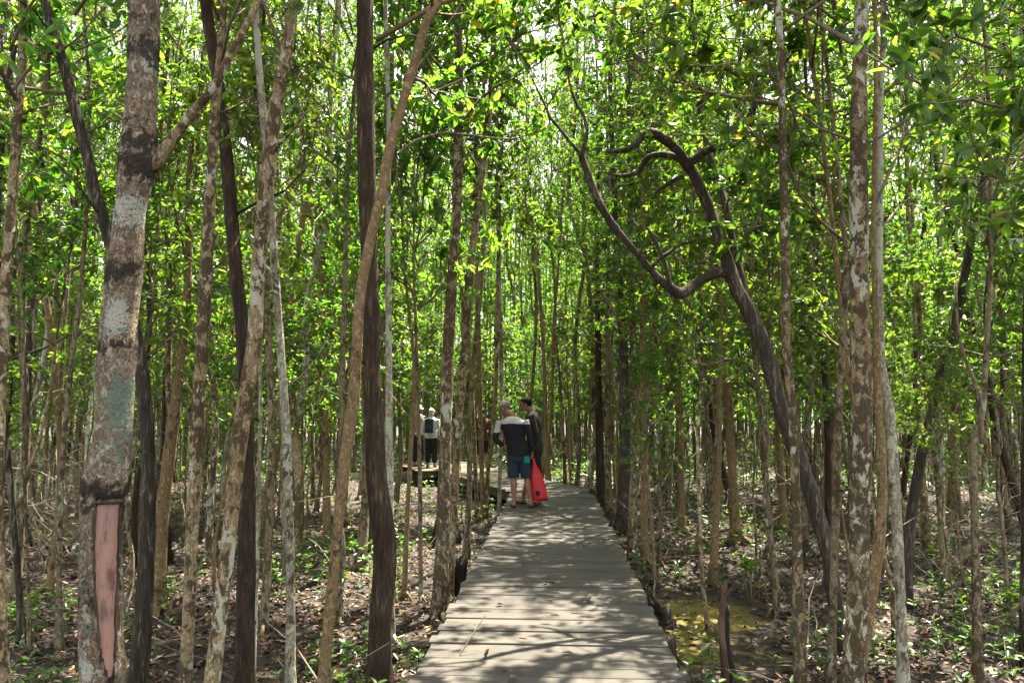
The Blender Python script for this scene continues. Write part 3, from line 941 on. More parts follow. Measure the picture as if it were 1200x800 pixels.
St, _ = limb('trunk', [(990, 790, 24), (986, 745, 21), (978, 700, 19), (970, 650, 18), (960, 610, 18), (945, 560, 19), (930, 520, 20), (915, 480, 20), (900, 420, 21), (880, 370, 20), (862, 335, 20), (850, 300, 18), (838, 265, 16), (826, 232, 15), (812, 203, 15), (800, 186, 14)], 90, 18)
_, la = limb('limb', [(803, 192, 13), (796, 178, 12), (782, 166, 12), (770, 158, 12), (760, 155, 11), (749, 163, 10), (741, 172, 9), (730, 176, 7), (711, 178, 4)], dd=-.5)
limb('limb', [(800, 188, 10), (790, 183, 10), (778, 181, 9), (766, 182, 9), (757, 187, 8), (749, 200, 8), (740, 204, 7), (730, 206, 5), (716, 204, 3)], dd=.4)
limb('limb', [(806, 200, 12), (808, 192, 12), (817, 184, 12), (831, 175, 12), (850, 171, 12), (865, 165, 11), (876, 150, 11), (882, 128, 10), (896, 90, 8), (905, 40, 6), (915, -40, 4)], dd=-.3)
limb('limb', [(874, 352, 12), (868, 325, 12), (861, 295, 11), (852, 250, 10), (846, 225, 9), (838, 205, 9), (831, 178, 9), (822, 140, 8), (815, 90, 6), (812, 30, 5), (808, -60, 4)], dd=.5)
limb('limb', [(858, 322, 14), (845, 318, 14), (833, 322, 14), (820, 329, 13), (808, 338, 14), (797, 344, 16), (788, 339, 14), (771, 325, 11), (752, 304, 10), (734, 283, 9), (717, 262, 11), (702, 238, 10), (692, 213, 10), (684, 190, 9), (680, 178, 8)], 70, dd=-.35)
d2 = d
d = d - .35
limb('limb', [(681, 182, 6), (686, 166, 6), (688, 150, 5), (684, 136, 5), (676, 122, 4), (668, 100, 3), (664, 70, 2)], 30, 8)
limb('limb', [(680, 180, 6), (668, 166, 5), (655, 150, 4), (645, 138, 4), (637, 120, 3), (620, 85, 2)], 30, 8)
d = d2 - .2
limb('limb', [(786, 338, 6), (781, 315, 6), (775, 298, 5), (766, 280, 5), (759, 267, 4)], 20, 8)
limb('limb', [(765, 312, 5), (773, 303, 5), (785, 295, 4), (798, 286, 4), (812, 283, 3), (830, 270, 2)], 20, 8)
d = d2
limb('limb', [(801, 207, 6), (790, 211, 6), (779, 218, 5), (770, 224, 4), (766, 232, 3)], 20, 8)


def sprays(root, base, paths, seed, leaf=.1, per=9, dens=9, mat='leaf', spread=.35):
    """leafy side branches: world paths, twigs with leaf rosettes along them, one crown mesh"""
    rg = np.random.default_rng(seed)
    mb = MB()
    RP, RD = [], []
    for path, r0 in paths:
        S = spline([tuple(Vector(p) - Vector(base)) for p in path], 16)
        mb.tube(S, np.linspace(r0, .004, 16), 6, 0)
        L = np.sum(np.linalg.norm(np.diff(S, axis=0), axis=1))
        for q in range(int(dens * L)):
            k = int(rg.integers(2, 15))
            td = rg.normal(size=3) + (S[k] - S[k - 1]) / (np.linalg.norm(S[k] - S[k - 1]) + 1e-9) * .7
            td /= np.linalg.norm(td)
            e = S[k] + td * rg.uniform(.12, spread * 1.6)
            mb.tube([S[k], (S[k] + e) / 2 + rg.normal(size=3) * .015, e], [.005, .004, .002], 3, 0, caps=False)
            RP += [e, S[k] * .4 + e * .6]
            RD += [td, td + rg.normal(size=3) * .5]
    rosettes(mb, RP, RD, rg, per, leaf, 1, .5)
    return link('crown', mb.mesh('crown', [M['twig'], M[mat]]), root)


w = at
sprays(root, base, [
    ([w(880, 130, 6.2), w(905, 90, 5.9), w(930, 60, 5.6), w(950, 0, 5.4)], .02), ([w(890, 110, 6.1), w(850, 80, 5.6), w(800, 60, 5.2), w(770, 40, 5.0)], .016),
    ([w(876, 150, 6.1), w(910, 170, 5.5), w(940, 190, 5.2)], .014), ([w(862, 300, 6.4), w(880, 270, 6.0), w(905, 260, 5.6), w(920, 240, 5.4)], .014),
    ([w(850, 240, 6.6), w(870, 210, 6.2), w(890, 200, 6.0)], .012),
    ([w(664, 70, 6.0), w(655, 20, 6.2), w(640, -60, 6.4)], .012), ([w(620, 85, 6.0), w(600, 50, 6.1), w(585, 0, 6.3)], .01), ([w(808, -60, 6.9), w(800, -150, 7.0), w(790, -260, 7.2)], .015),
    ([w(915, -40, 6.1), w(920, -150, 6.0), w(930, -280, 6.0)], .016)], 5, .105, 9, 16)

sprays(SPR9[0], SPR9[2], [([w(535, 150, 7.3), w(570, 110, 7.2), w(605, 90, 7.0), w(640, 70, 6.8)], .016), ([w(536, 90, 7.3), w(565, 50, 7.3), w(600, 20, 7.2), w(650, -10, 7.0)], .016),
                           ([w(533, 200, 7.3), w(570, 165, 7.5), w(620, 150, 7.6)], .012), ([w(537, 60, 7.3), w(550, -10, 7.2), w(590, -60, 7.0), w(660, -90, 6.8)], .016), ([w(536, 100, 7.3), w(500, 60, 7.2), w(470, 20, 7.0)], .012)], 31, .085, 8, 12)
sprays(SPR1[0], SPR1[2], [([w(11, 110, 4.4), w(45, 70, 4.5), w(85, 50, 4.6), w(120, 10, 4.7)], .012), ([w(10, 230, 4.4), w(40, 200, 4.6), w(75, 215, 4.8)], .008), ([w(11, 60, 4.4), w(40, 0, 4.3), w(90, -40, 4.2), w(150, -60, 4.1)], .012)], 32, .085, 8, 12)

# leafy overhanging branches on the right: branches of two unseen-top neighbours, hung with large leaves
e = tree_root('leafy tree with big dark leaves hanging into the upper right corner', np.array((3.9, 3.4, gz(3.9, 3.4))), 'trunks near the boardwalk')
b0 = Vector(e.location)
pth = np.array([(0, 0, -.06, .06), (.05, .03, 1, .055), (-.02, .06, 2.2, .05), (-.1, .02, 3.6, .045), (-.05, .1, 5.2, .03), (0, 0, 6.5, .014)])
link('trunk', trunk_mb(spline(pth, 40), rg, 12, .05, .03, 1.4, 2).mesh('trunk', M['olive']), e)
sprays(e, b0, [([b0 + Vector((-.05, 0, 2.6)), w(1190, 130, 3.6), w(1130, 120, 3.5), w(1060, 90, 3.4), w(1010, 60, 3.4)], .014),
               ([b0 + Vector((-.05, 0, 3.0)), w(1170, 60, 3.6), w(1110, 30, 3.5), w(1050, 10, 3.5), w(1000, -20, 3.5)], .014),
               ([b0 + Vector((-.05, 0, 2.3)), w(1200, 220, 4.0), w(1150, 200, 4.0), w(1090, 190, 4.0)], .012),
               ([b0 + Vector((-.05, 0, 3.4)), w(1180, -40, 3.4), w(1100, -60, 3.3), w(1000, -80, 3.3), w(930, -60, 3.4)], .014),
               ([b0 + Vector((-.05, 0, 4.0)), b0 + Vector((-.8, .2, 4.6)), b0 + Vector((-1.6, .3, 4.9))], .014),
               ([b0 + Vector((-.05, 0, 4.8)), b0 + Vector((.6, .4, 5.6)), b0 + Vector((1.0, .7, 6.1))], .014),
               ([b0 + Vector((-.05, 0, 5.2)), b0 + Vector((-.4, .7, 6.0)), b0 + Vector((-.6, 1.2, 6.6))], .014)], 9, .088, 9, 13)
TREES.append((3.9, 3.4))

# ------------------------------------------------------------------ the forest behind: individual trees copied from a few of each kind
KINDS = ['pale', 'olive', 'tan', 'dark', 'white', 'grey', 'blotch']
WORD = {'pale': 'pale mottled', 'olive': 'olive grey', 'tan': 'tan brown', 'dark': 'dark reddish', 'white': 'whitish', 'grey': 'grey fissured', 'blotch': 'dark blotched'}
POLES = {}
for ki, k in enumerate(KINDS):
    POLES[k] = []
    for q in range(2):
        rg = np.random.default_rng(300 + ki * 10 + q)
        H = 10
        path = [(0, 0, -.08, .058)]
        x = y = 0
        lean = rg.normal(size=2) * .06
        for z in np.linspace(.8, H, 11):
            x += lean[0] + rg.normal() * .085
            y += lean[1] + rg.normal() * .085
            path.append((x, y, z, .054 * (1 - .72 * z / H)))
        S = spline(path, 34)
        me = trunk_mb(S, rg, 9, .06, .03, 1.6, 9, .9).mesh('trunk', M[k])
        i0 = int(np.argmin(abs(S[:, 2] - 3.1)))
        POLES[k].append((me, S[i0, :3].copy(), S[-1, :3].copy()))
SAPT = []
for q in range(4):
    rg = np.random.default_rng(400 + q)
    path = [(0, 0, -.06, .017)]
    x = y = 0
    for z in np.linspace(.4, 4, 8):
        x += rg.normal() * .05; y += rg.normal() * .05
        path.append((x, y, z, .016 * (1 - .7 * z / 4)))
    S = spline(path, 22)
    i0 = int(np.argmin(abs(S[:, 2] - 1.8)))
    SAPT.append((trunk_mb(S, rg, 7, .05, .03, 1.4, 4, .5).mesh('trunk', M[('olive', 'tan', 'pale', 'olive')[q]]), S[i0, :3].copy(), S[-1, :3].copy(), ('olive', 'tan', 'pale', 'olive')[q]))


def zone(x, y):
    px = to_px((x, y, 0))[0]
    if px < 470: return 'left'
    if px > 700: return 'right'
    return 'centre'


ZW = {'left': 'left of the boardwalk', 'right': 'right of the boardwalk', 'centre': 'beyond the bend of the boardwalk'}


def blocked(x, y, r, soft=True):
    if on_deck(x, y, .28): return True
    px = to_px((x, y, .9))[0]
    if y < 13.2 and 556 < px < 690: return True
    if y < 20.5 and 470 < px < 545: return True
    if y < 21 and 548 < px < 600: return True
    for (a, b) in TREES:
        if (a - x) ** 2 + (b - y) ** 2 < r * r: return True
    return False


def bg_tree(x, y, kind, sc, rot, lab, grp):
    me, p0, p1 = rnd.choice(POLES[kind])
    e = tree_root(lab, (x, y, gz(x, y)), grp)
    e.rotation_euler = (0, 0, rot)
    t_ = link('trunk', me, e)
    fat = rnd.uniform(.5, 1.15) / max(1, sc * .9)
    t_.scale = (sc * fat, sc * fat, sc)
    ci = rnd.randrange(8)
    f0 = rnd.uniform(.0, .3)
    a = Vector(p0) * (1 - f0) + Vector(p1) * f0
    a = Vector((a.x * sc * fat, a.y * sc * fat, a.z * sc))
    b = Vector((p1[0] * sc * fat, p1[1] * sc * fat, p1[2] * sc))
    c = link('crown', (CROWN if y > 13 else CROWN_S)[ci], e, a)
    L = (b - a).length
    r = rnd.uniform(.6, .95)
    c.scale = (r, r, L / CROWN_H[ci] * 1.03)
    c.rotation_euler = rot_to(b - a)


def bg_sap(x, y, sc, rot, lab, grp, pick=None):
    me, p0, p1, k = SAPT[rnd.randrange(4)] if pick is None else SAPT[pick]
    e = tree_root(lab, (x, y, gz(x, y)), grp, 'sapling', 'sapling')
    e.rotation_euler = (0, 0, rot)
    link('trunk', me, e).scale = (sc, sc, sc)
    c = link('crown', SAPC[rnd.randrange(6)], e, Vector(p0) * sc)
    r = sc * rnd.uniform(.75, 1.2)
    c.scale = (r, r, sc * (Vector(p1) - Vector(p0)).length / 2.6 * 1.03)
    c.rotation_euler = rot_to(p1 - p0)


def sector(d0, d1, a0=-41, a1=36):
    dd = math.sqrt(rnd.uniform(d0 * d0, d1 * d1))
    a = R(rnd.uniform(a0, a1))
    return dd * math.sin(a), dd * math.cos(a)


n = 0
for (cnt, d0, d1, sep) in ((40, 8.6, 14, .75), (85, 14, 21, .6), (118, 21, 34, .6)):
    k = tries = 0
    while k < cnt and tries < 4000:
        tries += 1
        x, y = sector(d0, d1)
        if blocked(x, y, sep): continue
        kind = rnd.choices(KINDS, (5, 5, 4, 1.2, 3, 1, 3))[0]
        z = zone(x, y)
        bg_tree(x, y, kind, rnd.uniform(.85, 1.2) * (1 if y < 13 else 1.2), rnd.uniform(0, 6.28),
                'slender %s tree in the crowded background %s' % (WORD[kind], ZW[z]), 'slender %s background trees %s' % (WORD[kind], ZW[z]))
        TREES.append((x, y))
        k += 1
for (x, y) in ((-.1, 17.6), (.75, 16.9), (1.5, 17.8), (.3, 18.9), (2.3, 16.6), (1.0, 20.3), (-.4, 20.6), (1.9, 19.4), (2.6, 18.3), (.6, 22.2)):
    kind = rnd.choice(('pale', 'tan', 'olive', 'blotch'))
    bg_tree(x, y, kind, rnd.uniform(1.25, 1.5), rnd.uniform(0, 6.28), 'slender %s tree in the crowded background %s' % (WORD[kind], ZW['centre']), 'slender %s background trees %s' % (WORD[kind], ZW['centre']))
    TREES.append((x, y))
for (x, y) in ((-4.5, 4.2), (-5.6, 6.0), (-3.4, 1.6), (3.2, .8), (5.2, 5.6), (6.3, 7.2), (-2.0, -1.6), (2.4, -2.2), (-6.8, 7.8)):
    bg_tree(x, y, rnd.choice(KINDS), rnd.uniform(.9, 1.15), rnd.uniform(0, 6.28), 'tree standing beside the photographer, only its leaves reaching into the view', 'trees beside the photographer')
    TREES.append((x, y))
for (cnt, d0, d1, sep) in ((32, 6.8, 12, .5), (100, 12, 20, .4), (150, 20, 32, .4)):
    k = tries = 0
    while k < cnt and tries < 4000:
        tries += 1
        x, y = sector(d0, d1)
        if blocked(x, y, sep): continue
        z = zone(x, y)
        pk = rnd.randrange(4)
        wd = {'olive': 'olive grey', 'tan': 'tan brown', 'pale': 'pale'}[SAPT[pk][3]]
        bg_sap(x, y, rnd.uniform(.6, 1.35), rnd.uniform(0, 6.28), 'leafy thin %s sapling among the trees %s' % (wd, ZW[z]), 'leafy %s saplings %s' % (wd, ZW[z]), pk)
        TREES.append((x, y))
        k += 1

# the far wood that reads as one mass
rg = np.random.default_rng(9)
mb = MB()
RP, RD = [], []
for q in range(1300):
    dd, a = math.sqrt(rg.uniform(30 ** 2, 62 ** 2)), R(rg.uniform(-46, 42))
    x, y = dd * math.sin(a), dd * math.cos(a)
    h = rg.uniform(9, 17)
    l1, l2 = rg.normal(size=2) * .4
    r0 = rg.uniform(.025, .06)
    z0 = -.5
    mb.tube([(x, y, z0), (x + l1 * .3, y + l2 * .3, h * .35), (x + l1, y + l2, h)], [r0, r0 * .8, .015], 5, 0, False)
    for k in range(74):
        hh = h * (.03 + .97 * rg.random() ** .8)
        rr = rg.uniform(.2, 2.6)
        b = rg.uniform(0, 6.28)
        RP.append((x + rr * math.cos(b), y + rr * math.sin(b), hh + rg.uniform(0, .6)))
        RD.append(rg.normal(size=3) * .6 + np.array([0, 0, .6]))
rosettes(mb, RP, RD, rg, 5, .24, 1)
far = link('far_forest', mb.mesh('far_forest', [M['olive'], M['leaf']]))
tag(far, 'far wood of thin trunks and green leaves closing the view', 'forest', None, 'stuff')

# ------------------------------------------------------------------ forest floor
rg = np.random.default_rng(21)


def algae_at(x, y):
    return max(w_ * math.exp(-((x - c.x) ** 2 + (y - c.y) ** 2 * .6) / (r_ * r_)) for c, r_, w_ in ALG)


def scatter(n, y0, y1, pw=1.0, side=1.6):
    out = []
    while len(out) < n:
        y = y0 + (y1 - y0) * rg.random() ** pw
        x = rg.uniform(-.86 * y - side, .74 * y + side)
        if XL + .0 < x < XR - .0 and y < 15.5: continue
        out.append((x, y))
    return out


P = np.array([(x, y, gz(x, y) + rg.uniform(.003, .035)) for x, y in scatter(85000, 2.5, 26, 1.3) if algae_at(x, y) < .5 or rg.random() < .25])
nn = len(P)
D = rg.normal(size=(nn, 3)) * np.array([1, 1, .22])
N = np.array([0, 0, 1]) + rg.normal(size=(nn, 3)) * .30
L = rg.uniform(.03, .082, nn)
mb = MB()
mb.leaves(P, D, N, L, L * rg.uniform(.38, .55, nn), 0, fold=.3, droop=rg.uniform(-.3, .3, (nn, 1)))
tag(link('leaf_litter', mb.mesh('leaf_litter', M['litter'])), 'brown fallen leaves covering the muddy forest floor', 'leaf litter', None, 'stuff')

mb = MB()
RP, RD = [], []
for (x, y) in scatter(11000, 2.8, 26, 1.2):
    v = noise.noise((x * .55, y * .55, 20.0)) + .5 * noise.noise((x * 1.7, y * 1.7, 5.0))
    if v < rg.uniform(-.12, .38): continue
    if on_deck(x, y, .05) or algae_at(x, y) > .45: continue
    h = rg.uniform(.08, .34) * (1.3 if rg.random() < .15 else 1)
    b = np.array([x, y, gz(x, y)])
    ln = rg.normal(size=2) * .05
    e_ = b + np.array([ln[0], ln[1], h])
    mb.tube([b, (b + e_) / 2, e_], [.004, .003, .002], 3, 0, False)
    RP.append(e_); RD.append(np.array([ln[0] * 3, ln[1] * 3, 1]))
    if h > .16:
        RP.append(b + (e_ - b) * .6); RD.append(np.array([ln[0], ln[1], 1]))
rosettes(mb, RP, RD, rg, 7, .066, 1, .9)
RP, RD = [], []
for (x, y) in scatter(9000, 20, 60, 1.0):
    if on_deck(x, y, .05): continue
    RP.append((x, y, gz(x, y) + rg.uniform(.02, .7) * rg.random())); RD.append(np.array([0, 0, 1]) + rg.normal(size=3) * .4)
rosettes(mb, RP, RD, rg, 6, .15, 1, .9)
tag(link('ground_cover', mb.mesh('ground_cover', [M['twig'], M['leaf_low']])), 'low green seedlings spread over the forest floor', 'ground cover', None, 'stuff')

# fallen sticks and the tangle of dead twigs
mb = MB()


def stick(p, d_, L, r):
    pts = [p]
    for q in range(4):
        d_ = d_ + rg.normal(size=3) * .2
        d_ = d_ / np.linalg.norm(d_)
        p = p + d_ * L / 4
        pts.append(p)
    mb.tube(pts, np.linspace(r, r * .35, 5), 4, 0, False)
    return pts


for (x, y) in scatter(420, 3.2, 22):
    if on_deck(x, y, .4): continue
    dz = rg.uniform(-.02, .45) if rg.random() < .6 else rg.uniform(.4, 1.2)
    a = rg.uniform(0, 6.28)
    stick(np.array([x, y, gz(x, y) + .02]), np.array([math.cos(a), math.sin(a), dz]), rg.uniform(.3, 1.3), rg.uniform(.003, .009))
for q in range(420):
    zone_ = rg.random()
    if zone_ < .6:
        px, dd = rg.uniform(-40, 130), rg.uniform(8.5, 15)
    elif zone_ < .8:
        px, dd = rg.uniform(760, 960), rg.uniform(10, 17)
    else:
        px, dd = rg.uniform(1080, 1230), rg.uniform(9, 16)
    q_ = at(px, 500, dd)
    if on_deck(q_.x, q_.y, .8): continue
    a = rg.uniform(0, 6.28)
    p = np.array([q_.x, q_.y, gz(q_.x, q_.y) + (rg.uniform(0, 1.3) if rg.random() < .7 else 0)])
    pts = stick(p, np.array([math.cos(a), math.sin(a), rg.uniform(-.2, 1.2)]), rg.uniform(.6, 1.7), rg.uniform(.004, .010))
    for k in range(2):
        stick(pts[2 + k], rg.normal(size=3) + np.array([0, 0, .3]), rg.uniform(.2, .6), .004)
tag(link('dead_twigs', mb.mesh('dead_twigs', M['deadtwig'])), 'tangle of pale dead twigs and fallen sticks on the forest floor', 'twigs', None, 'stuff')

# leaves fallen on the planks
P, T_ = [], 0
for k in range(34):
    y = 3.9 + 8 * rg.random() ** 1.4
    P.append((rg.uniform(-.72, .68), y, .009))
P = np.array(P)
nn = len(P)
mb = MB()
mb.leaves(P, rg.normal(size=(nn, 3)) * np.array([1, 1, .08]), np.array([0, 0, 1]) + rg.normal(size=(nn, 3)) * .15, rg.uniform(.05, .10, nn), rg.uniform(.022, .042, nn), 0, fold=.3, droop=rg.uniform(-.25, .05, (nn, 1)))
tag(link('fallen_leaves', mb.mesh('fallen_leaves', M['litter'])), 'scattered dry leaves lying on the boardwalk planks', 'leaves', None, 'stuff')


# stumps, the fallen log, single plants
def stump(label, px, py, dd, h, r, lean=(0, 0), seed=1, mat='stump', name='stump', cat='stump', ragged=.35):
    rg = np.random.default_rng(seed)
    q = at(px, py, dd)
    b = Vector((q.x, q.y, gz(q.x, q.y)))
    n_, sd = 18, 14
    path = [(lean[0] * t_ + .01 * math.sin(t_ * 7), lean[1] * t_, -.05 + (h + .05) * t_) for t_ in np.linspace(0, 1, n_)]
    rr = [r * (1 + .7 * math.exp(-t_ * h / .12)) * (1 - .15 * t_) for t_ in np.linspace(0, 1, n_)]
    mb = MB()
    wb = wobble(rg, n_, sd, .06, .06)
    mb.tube(path, rr, sd, 0, True, None, wb)
    V = mb.v[0]
    top = V[(n_ - 1) * sd:n_ * sd]
    top[:, 2] += (rg.random(sd) * ragged * r * 4).astype(np.float32)
    V[-1, 2] -= r * .5
    o = link(name, mb.mesh(name, M[mat]), None, b)
    return tag(o, label, cat)


stump('tall thin broken stake standing in the mud right of the boardwalk', 847, 800, 5.35, .74, .026, (.02, 0), 1)
stump('dark rotten stump just behind the tall thin stake', 856, 795, 5.5, .55, .03, (-.02, 0), 2, 'mud_root')
stump('crooked brown stake leaning at the right edge of the boardwalk', 803, 800, 5.3, .38, .030, (-.09, .02), 3)
stump('small pale stump beside the right boardwalk edge below the trunk clump', 738, 700, 8.5, .22, .045, (-.01, 0), 4)
stump('black muddy stump left of the boardwalk below the bend', 522, 625, 11.2, .42, .17, (.03, 0), 5, 'mud_root')
stump('dark mossy stump at the foot of the grey trunk by the boardwalk', 538, 690, 8.1, .34, .075, (.02, 0), 6, 'mud_root')
stump('black stump at the foot of the dark trunk nearest the bend', 697, 600, 14.2, .3, .15, (.02, 0), 7, 'mud_root')
stump('dark lump of roots at the right boardwalk edge beside the algae', 773, 715, 7.2, .14, .10, (0, 0), 8, 'mud_root')
stump('dark broken stump left of the nearly black trunk', 428, 640, 10.6, .55, .06, (.02, 0), 9, 'stump')
stump('dark stump behind the pinkish leaning trunk', 186, 655, 9.6, .35, .13, (.05, 0), 10, 'mud_root')
p0, p1 = at(1108, 672, 9.4), at(1152, 640, 10.4)
p0.z, p1.z = gz(p0.x, p0.y) + .05, gz(p1.x, p1.y) + .22
mb = MB()
S = spline([tuple(p0), tuple((p0 + p1) / 2 + Vector((0, 0, .04))), tuple(p1)], 16)
mb.tube(S, np.linspace(.08, .06, 16), 12, 0, True, None, wobble(rg, 16, 12, .08, .05))
tag(link('fallen_log', mb.mesh('fallen_log', M['stump'])), 'short brown fallen log lying on the leaf litter at right', 'log')
for k, (pa, pb, dd, lab) in enumerate((((0, 424), (66, 402), 9.0, 'dark dead branch jutting from the left edge at eye height'),)):
    a, b = at(*pa, dd), at(*pb, dd)
    mb = MB()
    a0 = at(-60, 440, dd)
    S = spline([tuple(a0), tuple(a), tuple((a + b) / 2 + Vector((0, .1, .02))), tuple(b)], 16)
    mb.tube(S, np.linspace(.035, .015, 16), 8)
    tag(link('dead_branch', mb.mesh('dead_branch', M['grey'])), lab, 'branch')


def seedling(label, px, py, dd, h, leaf, nros, seed, mat='leaf_young'):
    rg = np.random.default_rng(seed)
    q = at(px, py, dd)
    b = Vector((q.x, q.y, gz(q.x, q.y)))
    e = tag(link('seedling', None, None, b), label, 'plant', 'single seedlings near the boardwalk')
    ms, ml = MB(), MB()
    RP, RD = [], []
    for k in range(nros):
        a = rg.uniform(0, 6.28)
        o = np.array([math.cos(a), math.sin(a), 0]) * rg.uniform(.02, .12) * (k > 0)
        t_ = np.array([0, 0, h * rg.uniform(.6, 1)]) + o
        ms.tube([(0, 0, -.02), t_ * .5 + o * .1, t_], [.006, .005, .003], 5)
        RP.append(t_); RD.append(np.array([o[0] * 2, o[1] * 2, 1]))
    rosettes(ml, RP, RD, rg, 8, leaf, 0, .9)
    link('stem', ms.mesh('stem', M['twig']), e)
    link('foliage', ml.mesh('foliage', M[mat]), e)


seedling('bright green seedling between the two stakes right of the boardwalk', 822, 790, 5.6, .32, .14, 1, 1)
seedling('glossy seedling cluster at the foot of the scarred trunk', 160, 800, 4.6, .22, .10, 4, 2, 'leaf_low')
seedling('light green seedling under the forked slim tree', 1185, 720, 7.2, .35, .12, 3, 3)
seedling('low bright seedling right of the greenish white trunk', 1095, 660, 9.4, .3, .12, 3, 4)
seedling('leafy seedling beside the left boardwalk edge near the black trunk', 490, 790, 5.4, .3, .09, 3, 5, 'leaf_low')
seedling('tall seedling under the twisted tree', 880, 690, 8.0, .5, .12, 4, 6)

# ------------------------------------------------------------------ people
def solid(name, mb, voxel, mats, parent, smooth=4, pick=None):
    me = mb.mesh(name, mats)
    o = bpy.data.objects.new('tmp', me)
    C.objects.link(o)
    r = o.modifiers.new('r', 'REMESH')
    r.mode = 'VOXEL'
    r.voxel_size = voxel
    s = o.modifiers.new('s', 'SMOOTH')
    s.iterations = smooth
    s.factor = .5
    dg = bpy.context.evaluated_depsgraph_get()
    dg.update()
    nm = bpy.data.meshes.new_from_object(o.evaluated_get(dg))
    bpy.data.objects.remove(o)
    bpy.data.meshes.remove(me)
    nm.name = name
    nm.materials.clear()
    for m_ in (mats if isinstance(mats, (list, tuple)) else [mats]):
        nm.materials.append(m_)
    for p in nm.polygons:
        p.use_smooth = True
        p.material_index = pick(p.center) if pick else 0
    return link(name, nm, parent)


V3 = Vector


def limb_pts(mb, pts, rad, sides=14):
    S = spline([(*p, r) for p, r in zip(pts, rad)], 6 * len(pts))
    mb.tube(S[:, :3], S[:, 3], sides)


def hand(mb, wr, dr, nrmv, curl, thumb):
    """palm, four bent unequal fingers and a thumb; nrmv is the side the fingers close to"""
    dr, nrmv = dr.normalized(), nrmv.normalized()
    sd = dr.cross(nrmv).normalized()
    pm = wr + dr * .045
    mb.ball(pm, (.042, .038, .018), 0, Matrix((dr, sd, nrmv)).transposed())
    for k, (o_, L) in enumerate(((-.028, .07), (-.0095, .082), (.0095, .077), (.028, .06))):
        p = wr + dr * .075 + sd * o_
        d_ = dr.copy()
        pts = [p - dr * .02]
        for q in range(3):
            pts.append(p)
            d_ = (d_ * math.cos(curl) + (nrmv - d_ * nrmv.dot(d_)).normalized() * math.sin(curl)).normalized()
            p = p + d_ * L / 3
        pts.append(p)
        limb_pts(mb, pts, [.009, .009, .0085, .008, .0065], 8)
    p = wr + dr * .03 + sd * thumb * .03
    limb_pts(mb, [p - sd * thumb * .01, p + sd * thumb * .022 + dr * .02, p + sd * thumb * .028 + dr * .045 + nrmv * .012], [.011, .010, .008], 8)


